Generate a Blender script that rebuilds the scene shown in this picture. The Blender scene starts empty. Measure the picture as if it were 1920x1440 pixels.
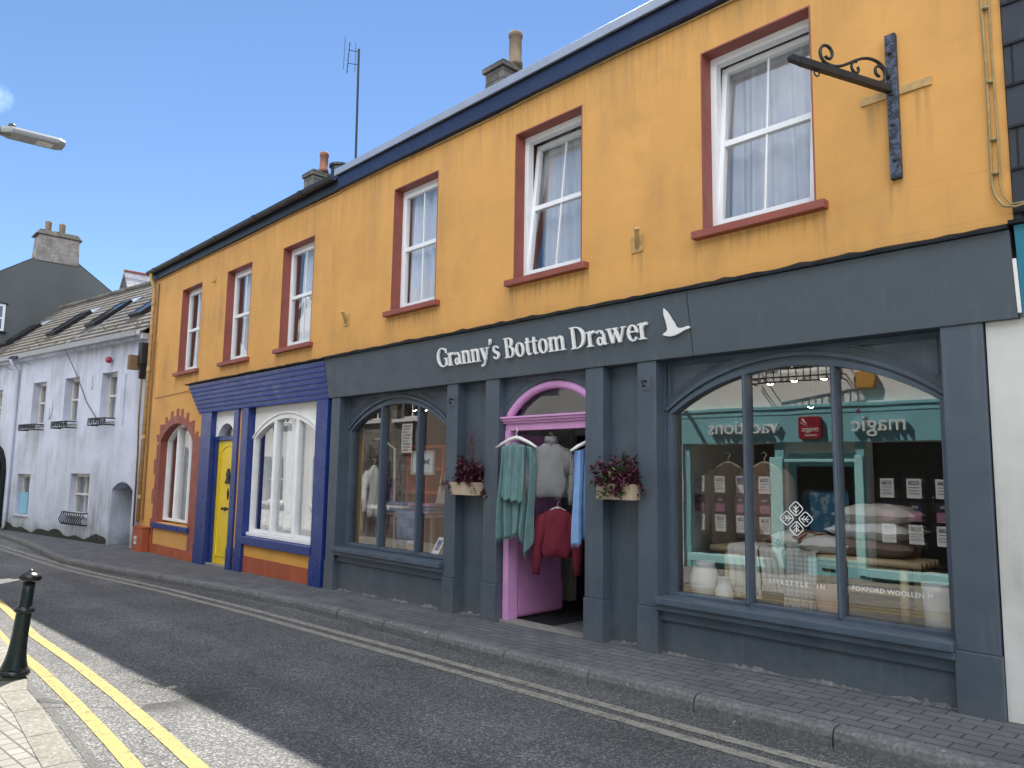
import bpy, bmesh, math, random
from mathutils import Vector, Matrix
R = math.radians
S = bpy.context.scene
COL = S.collection
rnd = random.Random(7)

# ------------------------------------------------------------------ camera
def cam_setup():
    yaw, pitch, roll = 0.8117325, 0.1168007, 0.0156492
    f = Vector((-math.sin(yaw)*math.cos(pitch), math.cos(yaw)*math.cos(pitch), math.sin(pitch)))
    r = Vector((math.cos(yaw), math.sin(yaw), 0)); u = r.cross(f)
    c, s = math.cos(roll), math.sin(roll)
    r2 = r*c + u*s; u2 = -r*s + u*c
    cd = bpy.data.cameras.new('camera'); cd.sensor_fit = 'HORIZONTAL'; cd.sensor_width = 36
    cd.lens = 1420/1920*36; cd.clip_start = .05; cd.clip_end = 3000
    co = bpy.data.objects.new('camera', cd); COL.objects.link(co)
    m = Matrix((r2, u2, -f)).transposed().to_4x4(); m.translation = Vector((0, -5.3, 1.6))
    co.matrix_world = m; S.camera = co
cam_setup()

# ------------------------------------------------------------------ light
SUN_AZ = -48.0     # degrees from +Y towards +X
SUN_EL = 51.6
S.world = bpy.data.worlds.new('World'); S.world.use_nodes = True
wn = S.world.node_tree.nodes; wl = S.world.node_tree.links
sky = wn.new('ShaderNodeTexSky'); sky.sky_type = 'NISHITA'; sky.sun_disc = False
sky.sun_elevation = R(SUN_EL); sky.sun_rotation = R(SUN_AZ)
sky.air_density = 1.0; sky.dust_density = 0.0; sky.ozone_density = 6.0
bg = wn['Background']; bg.inputs[1].default_value = .055
# unseen bright cloud added behind the camera to fill the shade, and one wisp at the left edge of the view
def cloud(base, direction, lo, hi, amp, scale, colour, dens):
    tc = wn.new('ShaderNodeTexCoord'); dt = wn.new('ShaderNodeVectorMath'); dt.operation = 'DOT_PRODUCT'
    wl.new(tc.outputs['Generated'], dt.inputs[0]); dt.inputs[1].default_value = Vector(direction).normalized()
    nz = wn.new('ShaderNodeTexNoise'); wl.new(tc.outputs['Generated'], nz.inputs['Vector']); nz.inputs['Scale'].default_value = scale; nz.inputs['Detail'].default_value = 5; nz.inputs['Roughness'].default_value = .6
    m1 = wn.new('ShaderNodeMath'); m1.operation = 'MULTIPLY_ADD'; wl.new(nz.outputs['Fac'], m1.inputs[0]); m1.inputs[1].default_value = amp; wl.new(dt.outputs['Value'], m1.inputs[2])
    mr = wn.new('ShaderNodeMapRange'); mr.interpolation_type = 'SMOOTHSTEP'; wl.new(m1.outputs[0], mr.inputs[0])
    for i, v in ((1, lo+amp*.5), (2, hi+amp*.5), (3, 0), (4, dens)): mr.inputs[i].default_value = v
    mx = wn.new('ShaderNodeMix'); mx.data_type = 'RGBA'; wl.new(mr.outputs[0], mx.inputs[0]); wl.new(base, mx.inputs[6]); mx.inputs[7].default_value = (*colour, 1)
    return mx.outputs[2]
FILL_CLOUD = 20.0
c0 = cloud(sky.outputs[0], (.45, -.62, .75), .60, .86, .5, 2.6, (FILL_CLOUD*.95, FILL_CLOUD*.98, FILL_CLOUD*1.04), 1.)
c0 = cloud(c0, (-.916, .124, .381), .99985, 1.00003, .0003, 60, (8., 10.5, 13.5), .3)
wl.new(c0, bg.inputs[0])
sd = Vector((math.sin(R(SUN_AZ))*math.cos(R(SUN_EL)), math.cos(R(SUN_AZ))*math.cos(R(SUN_EL)), math.sin(R(SUN_EL))))
sl = bpy.data.lights.new('sun', 'SUN'); sl.energy = 3.9; sl.angle = R(.5); sl.color = (1, .95, .86)
so = bpy.data.objects.new('sun', sl); COL.objects.link(so)
so.rotation_euler = (-sd).to_track_quat('-Z', 'Y').to_euler(); so.location = (0, 0, 30)
vs = S.view_settings
vs.view_transform = 'Standard'; vs.look = 'None'; vs.gamma = 1; vs.use_curve_mapping = False
vs.exposure = 1.5
S.cycles.max_bounces = 8; S.cycles.diffuse_bounces = 4; S.cycles.glossy_bounces = 4
S.cycles.transmission_bounces = 4; S.cycles.transparent_max_bounces = 16
S.cycles.sample_clamp_indirect = 6; S.cycles.caustics_reflective = False; S.cycles.caustics_refractive = False

# ------------------------------------------------------------------ materials
def srgb(r, g, b):
    f = lambda c: c/12.92 if c <= .04045 else ((c+.055)/1.055)**2.4
    return (f(r/255), f(g/255), f(b/255))
class NT:
    def __init__(s, name):
        s.m = bpy.data.materials.new(name); s.m.use_nodes = True
        s.t = s.m.node_tree; s.n = s.t.nodes; s.b = s.n['Principled BSDF']; s.o = s.n['Material Output']
        s.co = s.n.new('ShaderNodeTexCoord').outputs['Object']; s.h = None
    def link(s, a, b): s.t.links.new(a, b)
    def mapping(s, scale=(1, 1, 1), rot=(0, 0, 0), loc=(0, 0, 0)):
        m = s.n.new('ShaderNodeMapping'); s.link(s.co, m.inputs[0])
        m.inputs['Scale'].default_value = scale; m.inputs['Rotation'].default_value = rot; m.inputs['Location'].default_value = loc
        return m.outputs[0]
    def noise(s, scale, detail=4, rough=.55, vec=None, dist=0):
        n = s.n.new('ShaderNodeTexNoise'); s.link(vec or s.co, n.inputs['Vector'])
        n.inputs['Scale'].default_value = scale; n.inputs['Detail'].default_value = detail; n.inputs['Roughness'].default_value = rough
        n.inputs['Distortion'].default_value = dist
        return n.outputs['Fac']
    def ramp(s, fac, stops):
        r = s.n.new('ShaderNodeValToRGB'); s.link(fac, r.inputs[0]); e = r.color_ramp.elements
        while len(e) < len(stops): e.new(.5)
        for q, (p, c) in zip(e, stops):
            q.position = p; q.color = (*c, 1) if not isinstance(c, (int, float)) else (c, c, c, 1)
        return r.outputs[0]
    def mix(s, fac, a, b, mode='MIX'):
        m = s.n.new('ShaderNodeMix'); m.data_type = 'RGBA'; m.blend_type = mode
        for v, k in ((fac, 0), (a, 6), (b, 7)):
            if isinstance(v, (int, float)): m.inputs[k].default_value = v if k == 0 else (v, v, v, 1)
            elif isinstance(v, tuple): m.inputs[k].default_value = (*v, 1)
            else: s.link(v, m.inputs[k])
        return m.outputs[2]
    def math(s, op, a, b=None, clamp=False):
        m = s.n.new('ShaderNodeMath'); m.operation = op; m.use_clamp = clamp
        for v, k in ((a, 0), (b, 1)):
            if v is None: continue
            if isinstance(v, (int, float)): m.inputs[k].default_value = v
            else: s.link(v, m.inputs[k])
        return m.outputs[0]
    def bump(s, height, strength=.3, dist=.01):
        b = s.n.new('ShaderNodeBump'); b.inputs['Strength'].default_value = strength; b.inputs['Distance'].default_value = dist
        s.link(height, b.inputs['Height'])
        if s.h: s.link(s.h, b.inputs['Normal'])
        s.h = b.outputs[0]; s.link(s.h, s.b.inputs['Normal'])
    def col(s, c):
        if isinstance(c, tuple): s.b.inputs['Base Color'].default_value = (*c, 1)
        else: s.link(c, s.b.inputs['Base Color'])
    def rough(s, r, spec=.5):
        if isinstance(r, (int, float)): s.b.inputs['Roughness'].default_value = r
        else: s.link(r, s.b.inputs['Roughness'])
        s.b.inputs['Specular IOR Level'].default_value = spec

def dim(c, k): return tuple(min(1, x*k) for x in c)
def simple(name, c, rough=.6, var=.18, scale=6, bump=.15, bscale=40, metal=0, spec=.5, bd=.004):
    t = NT(name); n = t.noise(scale, 5, .6)
    t.col(t.ramp(n, [(.25, dim(c, 1-var)), (.75, dim(c, 1+var))])); t.rough(rough, spec)
    t.b.inputs['Metallic'].default_value = metal
    if bump: t.bump(t.noise(bscale, 3), bump, bd)
    return t.m

def painted_wall(name, c, stain, joints=True, stain_amt=.5, spread=(.52, .72), seed=0, base_dirt=None, drips=(), eaves=None):
    """rendered and painted wall: patchy tone, faint scored ashlar joints, vertical weather streaks"""
    t = NT(name)
    base = t.ramp(t.noise(1.3, 6, .6), [(.3, dim(c, .9)), (.5, c), (.75, dim(c, 1.1))])
    blot = t.noise(.75, 7, .65, t.mapping((1, 1, .8), loc=(seed, 0, 0)))
    streak = t.noise(3.2, 5, .6, t.mapping((1.6, 1, .16), loc=(seed, 3, 1)))
    f = t.math('MULTIPLY', t.ramp(blot, [(spread[0], 0.), (spread[1], 1.)]), t.ramp(streak, [(.38, .15), (.66, 1.)]))
    f = t.math('MULTIPLY', f, stain_amt)
    base = t.mix(f, base, stain)
    spk = t.ramp(t.noise(26, 3, .6), [(.70, 0.), (.78, .35)])
    base = t.mix(spk, base, dim(c, .72))
    if drips or eaves:     # run-off streaks below sills and brackets, soot under the gutter
        sx = t.n.new('ShaderNodeSeparateXYZ'); t.link(t.co, sx.inputs[0])
        fine = t.ramp(t.noise(9, 4, .6, t.mapping((2.2, 1, .12), loc=(seed+2, 0, 0))), [(.42, 0.), (.66, 1.)]); acc = None
        for xc, hw, zt, ln in drips:
            inx = t.math('SUBTRACT', 1.15, t.math('MULTIPLY', t.math('ABSOLUTE', t.math('SUBTRACT', sx.outputs[0], xc)), 1/hw), True)
            inx = t.math('MULTIPLY', inx, 6., True)
            dz = t.math('SUBTRACT', zt, sx.outputs[2]); on = t.math('MULTIPLY', dz, 60., True)
            fade = t.math('MULTIPLY', t.math('SUBTRACT', 1., t.math('MULTIPLY', dz, 1/ln), True), on)
            k = t.math('MULTIPLY', inx, fade); acc = k if acc is None else t.math('MAXIMUM', acc, k)
        if eaves:
            k = t.math('MULTIPLY', t.math('ADD', sx.outputs[2], .75-eaves), 1.2, True); acc = k if acc is None else t.math('MAXIMUM', acc, t.math('MULTIPLY', k, .6))
        base = t.mix(t.math('MULTIPLY', t.math('MULTIPLY', acc, fine), .62), base, stain)
    if base_dirt:
        sp = t.n.new('ShaderNodeSeparateXYZ'); t.link(t.co, sp.inputs[0])
        h = t.math('ADD', sp.outputs[2], t.math('MULTIPLY', t.noise(2.2, 5, .65), 1.1))
        base = t.mix(t.ramp(h, [(base_dirt[1]-.25+.4, base_dirt[2]), (base_dirt[1]+.9, 0.)]), base, base_dirt[0])
    if joints:
        br = t.n.new('ShaderNodeTexBrick'); t.link(t.mapping((1, 1, 1), (R(90), 0, 0)), br.inputs['Vector'])
        br.inputs['Scale'].default_value = 1; br.inputs['Brick Width'].default_value = .72; br.inputs['Row Height'].default_value = .31
        br.inputs['Mortar Size'].default_value = .004; br.inputs['Mortar Smooth'].default_value = .3
        br.inputs['Color1'].default_value = br.inputs['Color2'].default_value = (0, 0, 0, 1); br.inputs['Mortar'].default_value = (1, 1, 1, 1)
        br.inputs['Bias'].default_value = 0
        vis = t.math('MULTIPLY', br.outputs['Fac'], t.ramp(t.noise(1.1, 3), [(.42, 0.), (.62, .28)]))
        base = t.mix(vis, base, dim(c, .62))
        t.bump(t.math('MULTIPLY', br.outputs['Fac'], -1.), .25, .004)
    t.col(base); t.rough(.75, .35)
    t.bump(t.noise(60, 4), .22, .004); t.bump(t.noise(5, 3), .2, .012)
    return t.m

def gloss_paint(name, c, rough=.35, wear=.12, grain=None, bump=.12, scuff=.3, dirt=False):
    t = NT(name)
    n = t.noise(3.0, 6, .65); b = t.ramp(n, [(.3, dim(c, 1-wear)), (.7, dim(c, 1+wear))])
    sc = t.ramp(t.noise(14, 6, .7, t.mapping((1, 1, .35))), [(.66, 0.), (.74, scuff)])
    b = t.mix(sc, b, dim(c, 1.9))
    if dirt:     # dusty splash marks on the lowest part, drips and chips
        sp = t.n.new('ShaderNodeSeparateXYZ'); t.link(t.co, sp.inputs[0])
        h = t.math('SUBTRACT', t.math('MULTIPLY', t.noise(7, 6, .75), .75), sp.outputs[2])
        b = t.mix(t.ramp(h, [(.12, 0.), (.48, .5)]), b, (.15, .145, .135))
        b = t.mix(t.ramp(t.noise(4, 5, .6, t.mapping((5, 5, .35))), [(.57, 0.), (.72, .34)]), b, (.14, .15, .16))
        b = t.mix(t.ramp(t.noise(38, 4, .8), [(.74, 0.), (.76, .8)]), b, (.22, .22, .21))
    t.col(b); t.rough(t.ramp(t.noise(5, 4), [(.3, rough*.8), (.7, min(1, rough*1.35))]), .5)
    t.bump(t.noise(9, 5, .6, t.mapping((1, 1, .5))), bump, .01)
    if grain: t.bump(t.noise(60, 3, .6, t.mapping(grain)), .2, .004)
    return t.m

def glass(name, ior=1.9, tint=(.94, .96, .97), wav=.01):
    t = NT(name); t.n.remove(t.b)
    tr = t.n.new('ShaderNodeBsdfTransparent'); tr.inputs[0].default_value = (*tint, 1)
    gl = t.n.new('ShaderNodeBsdfGlossy'); gl.inputs['Roughness'].default_value = .0
    fr = t.n.new('ShaderNodeFresnel')
    geo = t.n.new('ShaderNodeNewGeometry')      # same reflectance seen from either face of the thin pane
    t.link(t.math('ADD', ior, t.math('MULTIPLY', geo.outputs['Backfacing'], 1/ior-ior)), fr.inputs[0])
    bm = t.n.new('ShaderNodeBump'); bm.inputs['Strength'].default_value = wav; bm.inputs['Distance'].default_value = .05
    t.link(t.noise(2.2, 2, .4), bm.inputs['Height']); t.link(bm.outputs[0], gl.inputs['Normal'])
    mx = t.n.new('ShaderNodeMixShader'); t.link(fr.outputs[0], mx.inputs[0]); t.link(tr.outputs[0], mx.inputs[1]); t.link(gl.outputs[0], mx.inputs[2])
    t.link(mx.outputs[0], t.o.inputs[0]); return t.m

def cloth(name, c, transl=0, var=.12, rough=.9, weave=220, rib=None, tl_amt=.45):
    t = NT(name)
    b = t.ramp(t.noise(8, 5, .6), [(.3, dim(c, 1-var)), (.7, dim(c, 1+var))])
    t.rough(rough, .2); t.col(b)
    if rib:
        w = t.n.new('ShaderNodeTexWave'); w.bands_direction = 'X'; t.link(t.co, w.inputs[0]); w.inputs['Scale'].default_value = rib
        w.inputs['Distortion'].default_value = 4; w.inputs['Detail'].default_value = 1; w.inputs['Detail Scale'].default_value = 3
        t.bump(w.outputs['Fac'], .8, .012)
    t.bump(t.noise(weave, 2), .3, .003)
    if transl:
        tl = t.n.new('ShaderNodeBsdfTranslucent'); t.link(b, tl.inputs[0])
        tp = t.n.new('ShaderNodeBsdfTransparent')
        m1 = t.n.new('ShaderNodeMixShader'); m1.inputs[0].default_value = tl_amt
        t.link(t.b.outputs[0], m1.inputs[1]); t.link(tl.outputs[0], m1.inputs[2])
        m2 = t.n.new('ShaderNodeMixShader'); m2.inputs[0].default_value = transl
        t.link(m1.outputs[0], m2.inputs[1]); t.link(tp.outputs[0], m2.inputs[2]); t.link(m2.outputs[0], t.o.inputs[0])
    return t.m

def asphalt(name, dark, light, patch=None):
    t = NT(name)
    v = t.n.new('ShaderNodeTexVoronoi'); t.link(t.co, v.inputs['Vector']); v.inputs['Scale'].default_value = 95
    chip = t.ramp(v.outputs['Color'], [(.15, dim(dark, .8)), (.55, dark), (.85, light)])
    v2 = t.n.new('ShaderNodeTexVoronoi'); t.link(t.co, v2.inputs['Vector']); v2.inputs['Scale'].default_value = 95
    big = t.ramp(t.noise(.55, 5, .6), [(.35, .78), (.65, 1.18)])
    c = t.mix(1., chip, big, 'MULTIPLY')
    wear = t.ramp(t.noise(1.6, 6, .7, t.mapping((.35, 1, 1))), [(.3, .85), (.7, 1.14)])
    c = t.mix(1., c, wear, 'MULTIPLY')
    # tyre-polished bands, old oil spots, fine cracks
    band = t.ramp(t.noise(1.0, 2, .5, t.mapping((.06, 1.5, 1), (0, 0, R(-1.5)))), [(.42, .86), (.60, 1.12)])
    c = t.mix(1., c, band, 'MULTIPLY')
    c = t.mix(t.ramp(t.noise(2.3, 2, .4), [(.70, 0.), (.78, .25)]), c, dim(dark, .45))
    ck = t.n.new('ShaderNodeTexVoronoi'); ck.feature = 'DISTANCE_TO_EDGE'; ck.inputs['Scale'].default_value = .55
    wv = t.n.new('ShaderNodeVectorMath'); wv.operation = 'MULTIPLY_ADD'; nz = t.n.new('ShaderNodeTexNoise'); nz.inputs['Scale'].default_value = 3; nz.inputs['Detail'].default_value = 6; t.link(t.co, nz.inputs['Vector'])
    t.link(nz.outputs['Color'], wv.inputs[0]); wv.inputs[1].default_value = (.5, .5, 0); t.link(t.co, wv.inputs[2]); t.link(wv.outputs[0], ck.inputs['Vector'])
    crack = t.math('MULTIPLY', t.ramp(ck.outputs['Distance'], [(.0, 1.), (.008, 0.)]), t.ramp(t.noise(.7, 2), [(.52, 0.), (.60, .8)]))
    c = t.mix(crack, c, dim(dark, .3))
    t.col(c); t.rough(.85, .35)
    t.bump(v2.outputs['Distance'], .9, .006)
    return t.m

def brickfloor(name, c, mortar, bw, rh, ms, var=.2, rot=0, offset=.5, bump=.5):
    t = NT(name)
    br = t.n.new('ShaderNodeTexBrick'); t.link(t.mapping((1, 1, 1), (0, 0, rot)), br.inputs['Vector'])
    br.inputs['Scale'].default_value = 1; br.inputs['Brick Width'].default_value = bw; br.inputs['Row Height'].default_value = rh
    br.inputs['Mortar Size'].default_value = ms; br.inputs['Mortar Smooth'].default_value = .2; br.offset = offset
    br.inputs['Color1'].default_value = (*dim(c, 1-var), 1); br.inputs['Color2'].default_value = (*dim(c, 1+var), 1); br.inputs['Mortar'].default_value = (*mortar, 1)
    n = t.ramp(t.noise(2.5, 6, .7), [(.25, .7), (.7, 1.2)])
    sp = t.ramp(t.noise(150, 2, .7), [(.3, .85), (.75, 1.2)])
    t.col(t.mix(1., t.mix(1., br.outputs['Color'], n, 'MULTIPLY'), sp, 'MULTIPLY')); t.rough(.8, .35)
    t.bump(t.math('MULTIPLY', br.outputs['Fac'], -1.), bump, .008); t.bump(t.noise(120, 3), .25, .003)
    return t.m

def kerbstone(name, c):
    t = NT(name)
    v = t.n.new('ShaderNodeTexVoronoi'); t.link(t.co, v.inputs['Vector']); v.inputs['Scale'].default_value = 55
    ch = t.ramp(v.outputs['Color'], [(.2, dim(c, .72)), (.7, c), (.93, dim(c, 1.25)), (.97, dim(c, 2.6))])
    ch = t.mix(1., ch, t.ramp(t.noise(2.5, 6, .7), [(.25, .75), (.7, 1.15)]), 'MULTIPLY')
    t.col(ch); t.rough(.75, .4); t.bump(t.noise(70, 4, .7), .5, .006); return t.m

def slates(name, c, bw, rh, plane='xy', moss=None, var=.25, bump=.8):
    t = NT(name)
    br = t.n.new('ShaderNodeTexBrick'); t.link(t.mapping((1, 1, 1), (R(90), 0, 0) if plane == 'xz' else (0, 0, 0)), br.inputs['Vector'])
    br.inputs['Scale'].default_value = 1; br.inputs['Brick Width'].default_value = bw; br.inputs['Row Height'].default_value = rh
    br.inputs['Mortar Size'].default_value = .008; br.inputs['Color1'].default_value = (*dim(c, 1-var), 1); br.inputs['Color2'].default_value = (*dim(c, 1+var), 1)
    br.inputs['Mortar'].default_value = (*dim(c, .22), 1)
    b = t.mix(1., br.outputs['Color'], t.ramp(t.noise(3, 6, .7), [(.3, .75), (.7, 1.25)]), 'MULTIPLY')
    if moss:
        f = t.ramp(t.noise(2.2, 7, .72), [(.56, 0.), (.64, .85)]); b = t.mix(f, b, moss)
    t.col(b); t.rough(.7, .4); t.bump(t.math('MULTIPLY', br.outputs['Fac'], -1.), bump, .015); t.bump(t.noise(30, 4), .3, .006)
    return t.m

def emit(name, c, s):
    t = NT(name); t.b.inputs['Base Color'].default_value = (*c, 1); t.b.inputs['Emission Color'].default_value = (*c, 1); t.b.inputs['Emission Strength'].default_value = s
    return t.m

OCHRE = (.66, .342, .10)
M = {}
GL_, GR_ = .228+.0197*-12.8, .228+.0197*-5.1
for nm_, x_, z_, wins_, sd__ in (('ochre_left', -12.8, GL_, ((-14.98, -14.0, 3.35), (-12.88, -11.9, 3.35), (-10.8, -9.83, 3.36)), 2), ('ochre_right', -5.1, GR_, ((-7.82, -6.91, 3.51), (-5.59, -4.65, 3.52), (-3.325, -2.37, 3.54)), 8)):
    dr_ = [((p+q)/2-x_+e*((q-p)/2+.02), .07, zt-z_, .42) for p, q, zt in wins_ for e in (-1, 1)]+[((p+q)/2-x_, (q-p)/2, zt-z_, .22) for p, q, zt in wins_]
    if nm_ == 'ochre_right': dr_ += [(-4.0-x_, .06, 3.56-z_, .35), (-1.62-x_, .05, 4.21-z_, .5), (-1.95-x_, .05, 4.21-z_, .35), (-1.8-x_, .06, 3.62-z_, .3)]
    M[nm_] = painted_wall(nm_+'_render', OCHRE, (.19, .14, .075), True, .5, (.48, .70), sd__, None, dr_, 5.5-z_)
M['ochre_plain'] = painted_wall('ochre_plain_render', (.72, .36, .075), (.25, .13, .05), False, .3)
M['brick_red'] = gloss_paint('brick_red_paint', (.27, .075, .055), .5, .15)
M['orange_red'] = gloss_paint('orange_red_paint', (.38, .085, .035), .5, .18)
M['white_render'] = painted_wall('white_weathered_render', (.58, .615, .73), (.22, .23, .23), False, .9, (.40, .66), 4, ((.10, .12, .07), .15, .8))
M['white_smooth'] = painted_wall('white_smooth_render', (.83, .83, .81), (.45, .44, .40), False, .3)
M['cream_rough'] = painted_wall('cream_roughcast', (.82, .80, .75), (.42, .40, .33), False, .4, seed=9)
M['charcoal'] = gloss_paint('charcoal_paint', (.066, .086, .113), .42, .14, dirt=True)
M['charcoal_board'] = gloss_paint('charcoal_smooth_board', (.078, .097, .118), .5, .06, bump=.03, dirt=True)
M['charcoal_wood'] = gloss_paint('charcoal_painted_timber', (.066, .090, .124), .38, .2, (1, 20, 20), dirt=True)
M['blue'] = gloss_paint('royal_blue_paint', (.013, .036, .185), .3, .05, bump=.0, scuff=.03)
M['blue_wood'] = gloss_paint('royal_blue_boards', (.014, .040, .215), .3, .1, bump=.0, scuff=.0)
M['pink'] = gloss_paint('pink_paint', (.62, .30, .57), .4, .08)
M['pink_wood'] = gloss_paint('pink_door_paint', (.55, .24, .50), .45, .1, (20, 20, 1))
M['yellow'] = gloss_paint('yellow_door_paint', (.80, .56, .012), .3, .07)
M['upvc'] = simple('white_upvc', (.82, .83, .85), .35, .06, 4, .03)
M['white_wood'] = simple('white_painted_wood', (.86, .86, .86), .4, .08, 5, .08, 50)
M['cream_wood'] = simple('cream_painted_wood', (.62, .60, .55), .5, .15, 5, .1, 50)
M['glass'] = glass('window_glass', 3.1, (.99, .99, .99))
M['glass_shop'] = glass('shop_glass', 2.9, wav=.008)
M['glass_opp'] = glass('plate_glass_opposite', 1.5)
M['net'] = cloth('net_curtain', (.84, .90, 1.), .03, .05, tl_amt=.12)
M['net_thin'] = cloth('thin_net_curtain', (.86, .89, .93), .2, .06, tl_amt=.2)
M['brown_curtain'] = cloth('brown_curtain', (.16, .07, .055))
M['lead'] = simple('weathered_lead', (.018, .02, .023), .9, .4, 9, .6, 25, bd=.02, spec=.15)
M['navy_board'] = gloss_paint('navy_eaves_board', (.016, .032, .085), .5, .15)
M['black_pvc'] = simple('black_pvc', (.022, .025, .032), .35, .2, 3, .05)
M['cap_metal'] = simple('pale_metal_capping', (.40, .44, .52), .35, .12, 3, .08, 20, .3)
M['road'] = asphalt('asphalt', (.098, .099, .101), (.26, .257, .25))
M['tar_strip'] = asphalt('smooth_tar_strip', (.10, .10, .098), (.14, .138, .134))
M['pavers'] = brickfloor('dark_block_paving', (.125, .127, .134), (.045, .046, .049), .205, .105, .006, .13)
M['opp_pavers'] = brickfloor('buff_block_paving', (.25, .243, .218), (.10, .096, .088), .11, .082, .006, .1, R(-4), .5)
M['kerb'] = kerbstone('concrete_kerb', (.165, .165, .165))
M['opp_kerb'] = kerbstone('buff_kerb', (.22, .212, .18))
M['grime'] = simple('dark_mossy_grime', (.03, .033, .025), .9, .4, 8, .6, 30, bd=.03)
M['slate_roof'] = slates('grey_roof_slates', (.118, .107, .094), .30, .8, 'xy', (.12, .115, .06))
M['dark_slate'] = slates('dark_slate_roof', (.07, .075, .085), .30, .2)
M['wall_slates'] = slates('dark_hung_slates', (.030, .036, .048), .52, .27, 'xz', None, .12, .3)
M['grey_render'] = painted_wall('grey_render', (.105, .115, .112), (.07, .08, .075), False, .4)
M['stone'] = simple('weathered_stone', (.26, .24, .22), .9, .45, 4, .9, 12, bd=.04)
M['lichen_stone'] = slates('lichened_stone', (.14, .128, .11), .3, .15, 'xz', (.24, .22, .13), .3)
M['pot'] = simple('buff_clay_pot', (.22, .155, .10), .8, .2, 8)
M['terracotta'] = simple('terracotta_pot', (.27, .12, .075), .8, .2, 8)
M['iron'] = simple('black_iron', (.018, .019, .022), .5, .35, 18, .4, 60)
M['blue_iron'] = None
def blue_iron():
    t = NT('flaking_blue_iron')
    f = t.ramp(t.noise(20, 6, .75), [(.46, 0.), (.54, 1.)])
    t.col(t.mix(f, (.02, .022, .03), (.075, .10, .16))); t.rough(.7); t.bump(t.noise(35, 5, .7), .6, .008); return t.m
M['blue_iron'] = blue_iron()
M['bollard'] = simple('dark_green_cast_iron', (.009, .018, .018), .28, .25, 12, .1, 30)
M['bollard_black'] = simple('black_cast_iron', (.012, .013, .018), .25, .2, 12, .1, 30)
M['concrete'] = simple('concrete', (.22, .21, .19), .9, .2, 12, .4, 60)
M['grey_metal'] = simple('grey_lamp_metal', (.30, .31, .31), .45, .1, 4, .03, 20, .2)
M['lens'] = simple('lamp_lens', (.60, .60, .52), .3, .05, 4, 0)
M['black'] = simple('black_plastic', (.015, .015, .018), .4, .2, 5, 0)
M['letter'] = simple('white_lettering', (.86, .86, .86), .45, .03, 4, 0)
M['planter'] = gloss_paint('weathered_pine_box', (.42, .33, .24), .75, .25, (2, 30, 30), .3)
M['leaf_red'] = simple('burgundy_leaf', (.085, .018, .032), .5, .5, 30, 0)
M['leaf_green'] = simple('green_leaf', (.07, .12, .035), .5, .4, 30, 0)
M['twig'] = simple('brown_twig', (.10, .055, .05), .8, .3, 20, 0)
M['shawl_green'] = cloth('sage_green_wool', (.125, .215, .215), 0, .15, .95, 160)
M['knit_grey'] = cloth('grey_cable_knit', (.34, .335, .34), 0, .1, .95, 200, 34)
M['knit_wine'] = cloth('burgundy_knit', (.16, .022, .04), 0, .12, .95, 220)
M['shawl_blue'] = cloth('sky_blue_wool', (.22, .38, .66), 0, .12, .95, 160)
M['hanger'] = simple('white_hanger', (.70, .69, .66), .4, .05, 4, 0)
M['gold'] = simple('galvanised_grey', (.28, .29, .28), .4, .1, 4, 0, metal=.5)
M['inner_wall'] = simple('shop_inner_wall', (.42, .40, .36), .8, .08, 3, .1)
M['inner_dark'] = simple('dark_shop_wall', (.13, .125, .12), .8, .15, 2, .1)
M['floor_wood'] = gloss_paint('shop_floorboards', (.20, .14, .09), .5, .25, (2, 30, 30))
M['ceiling'] = simple('shop_ceiling', (.62, .61, .58), .8, .05, 3, 0)
M['navy_door'] = gloss_paint('navy_inner_door', (.010, .018, .04), .35, .15)
M['cream_post'] = simple('pale_grey_post', (.62, .63, .59), .5, .1, 4, .05)
M['bamboo'] = simple('bamboo', (.52, .40, .22), .45, .2, 14, .15, 30)
M['cushion'] = cloth('oatmeal_cushion', (.58, .52, .47), 0, .1)
M['cushion_pale'] = cloth('pale_linen_cushion', (.68, .65, .61), 0, .08)
M['cushion_brown'] = cloth('brown_striped_cushion', (.26, .18, .14), 0, .2)
def cowhide():
    t = NT('cowhide_cloth'); f = t.ramp(t.noise(7, 3, .5), [(.47, 0.), (.52, 1.)]); t.col(t.mix(f, (.62, .56, .50), (.20, .075, .045))); t.rough(.9, .2); t.bump(t.noise(150, 2), .4, .004); return t.m
M['cowhide'] = cowhide()
def plaid(name, a, b, sc):
    t = NT(name); w = t.n.new('ShaderNodeTexWave'); w.bands_direction = 'X'; t.link(t.co, w.inputs[0]); w.inputs['Scale'].default_value = sc
    w2 = t.n.new('ShaderNodeTexWave'); w2.bands_direction = 'Z'; t.link(t.co, w2.inputs[0]); w2.inputs['Scale'].default_value = sc
    f = t.math('MULTIPLY', t.math('ADD', w.outputs['Fac'], w2.outputs['Fac']), .5)
    t.col(t.mix(f, a, b)); t.rough(.95, .2); t.bump(t.noise(180, 2), .4, .004); return t.m
M['throw_grey'] = plaid('grey_plaid_throw', (.34, .31, .28), (.60, .57, .53), 9)
M['throw_cream'] = cloth('cream_throw', (.62, .58, .51), 0, .12)
M['throw_slate'] = cloth('slate_blue_throw', (.14, .21, .36), 0, .15)
M['throw_mauve'] = cloth('mauve_throw', (.40, .24, .36), 0, .15)
M['ceramic'] = simple('white_ceramic', (.66, .65, .62), .3, .06, 5, .05)
M['clay'] = simple('pale_terracotta', (.50, .33, .24), .7, .1, 6, .1)
M['wicker'] = simple('wicker', (.34, .24, .14), .8, .35, 60, .8, 80, bd=.02)
M['jacket'] = cloth('brown_tweed', (.17, .115, .085), 0, .2)
M['lilac'] = cloth('lilac_knit', (.42, .36, .52), 0, .1)
M['purple'] = cloth('purple_knit', (.10, .05, .16), 0, .15)
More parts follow.
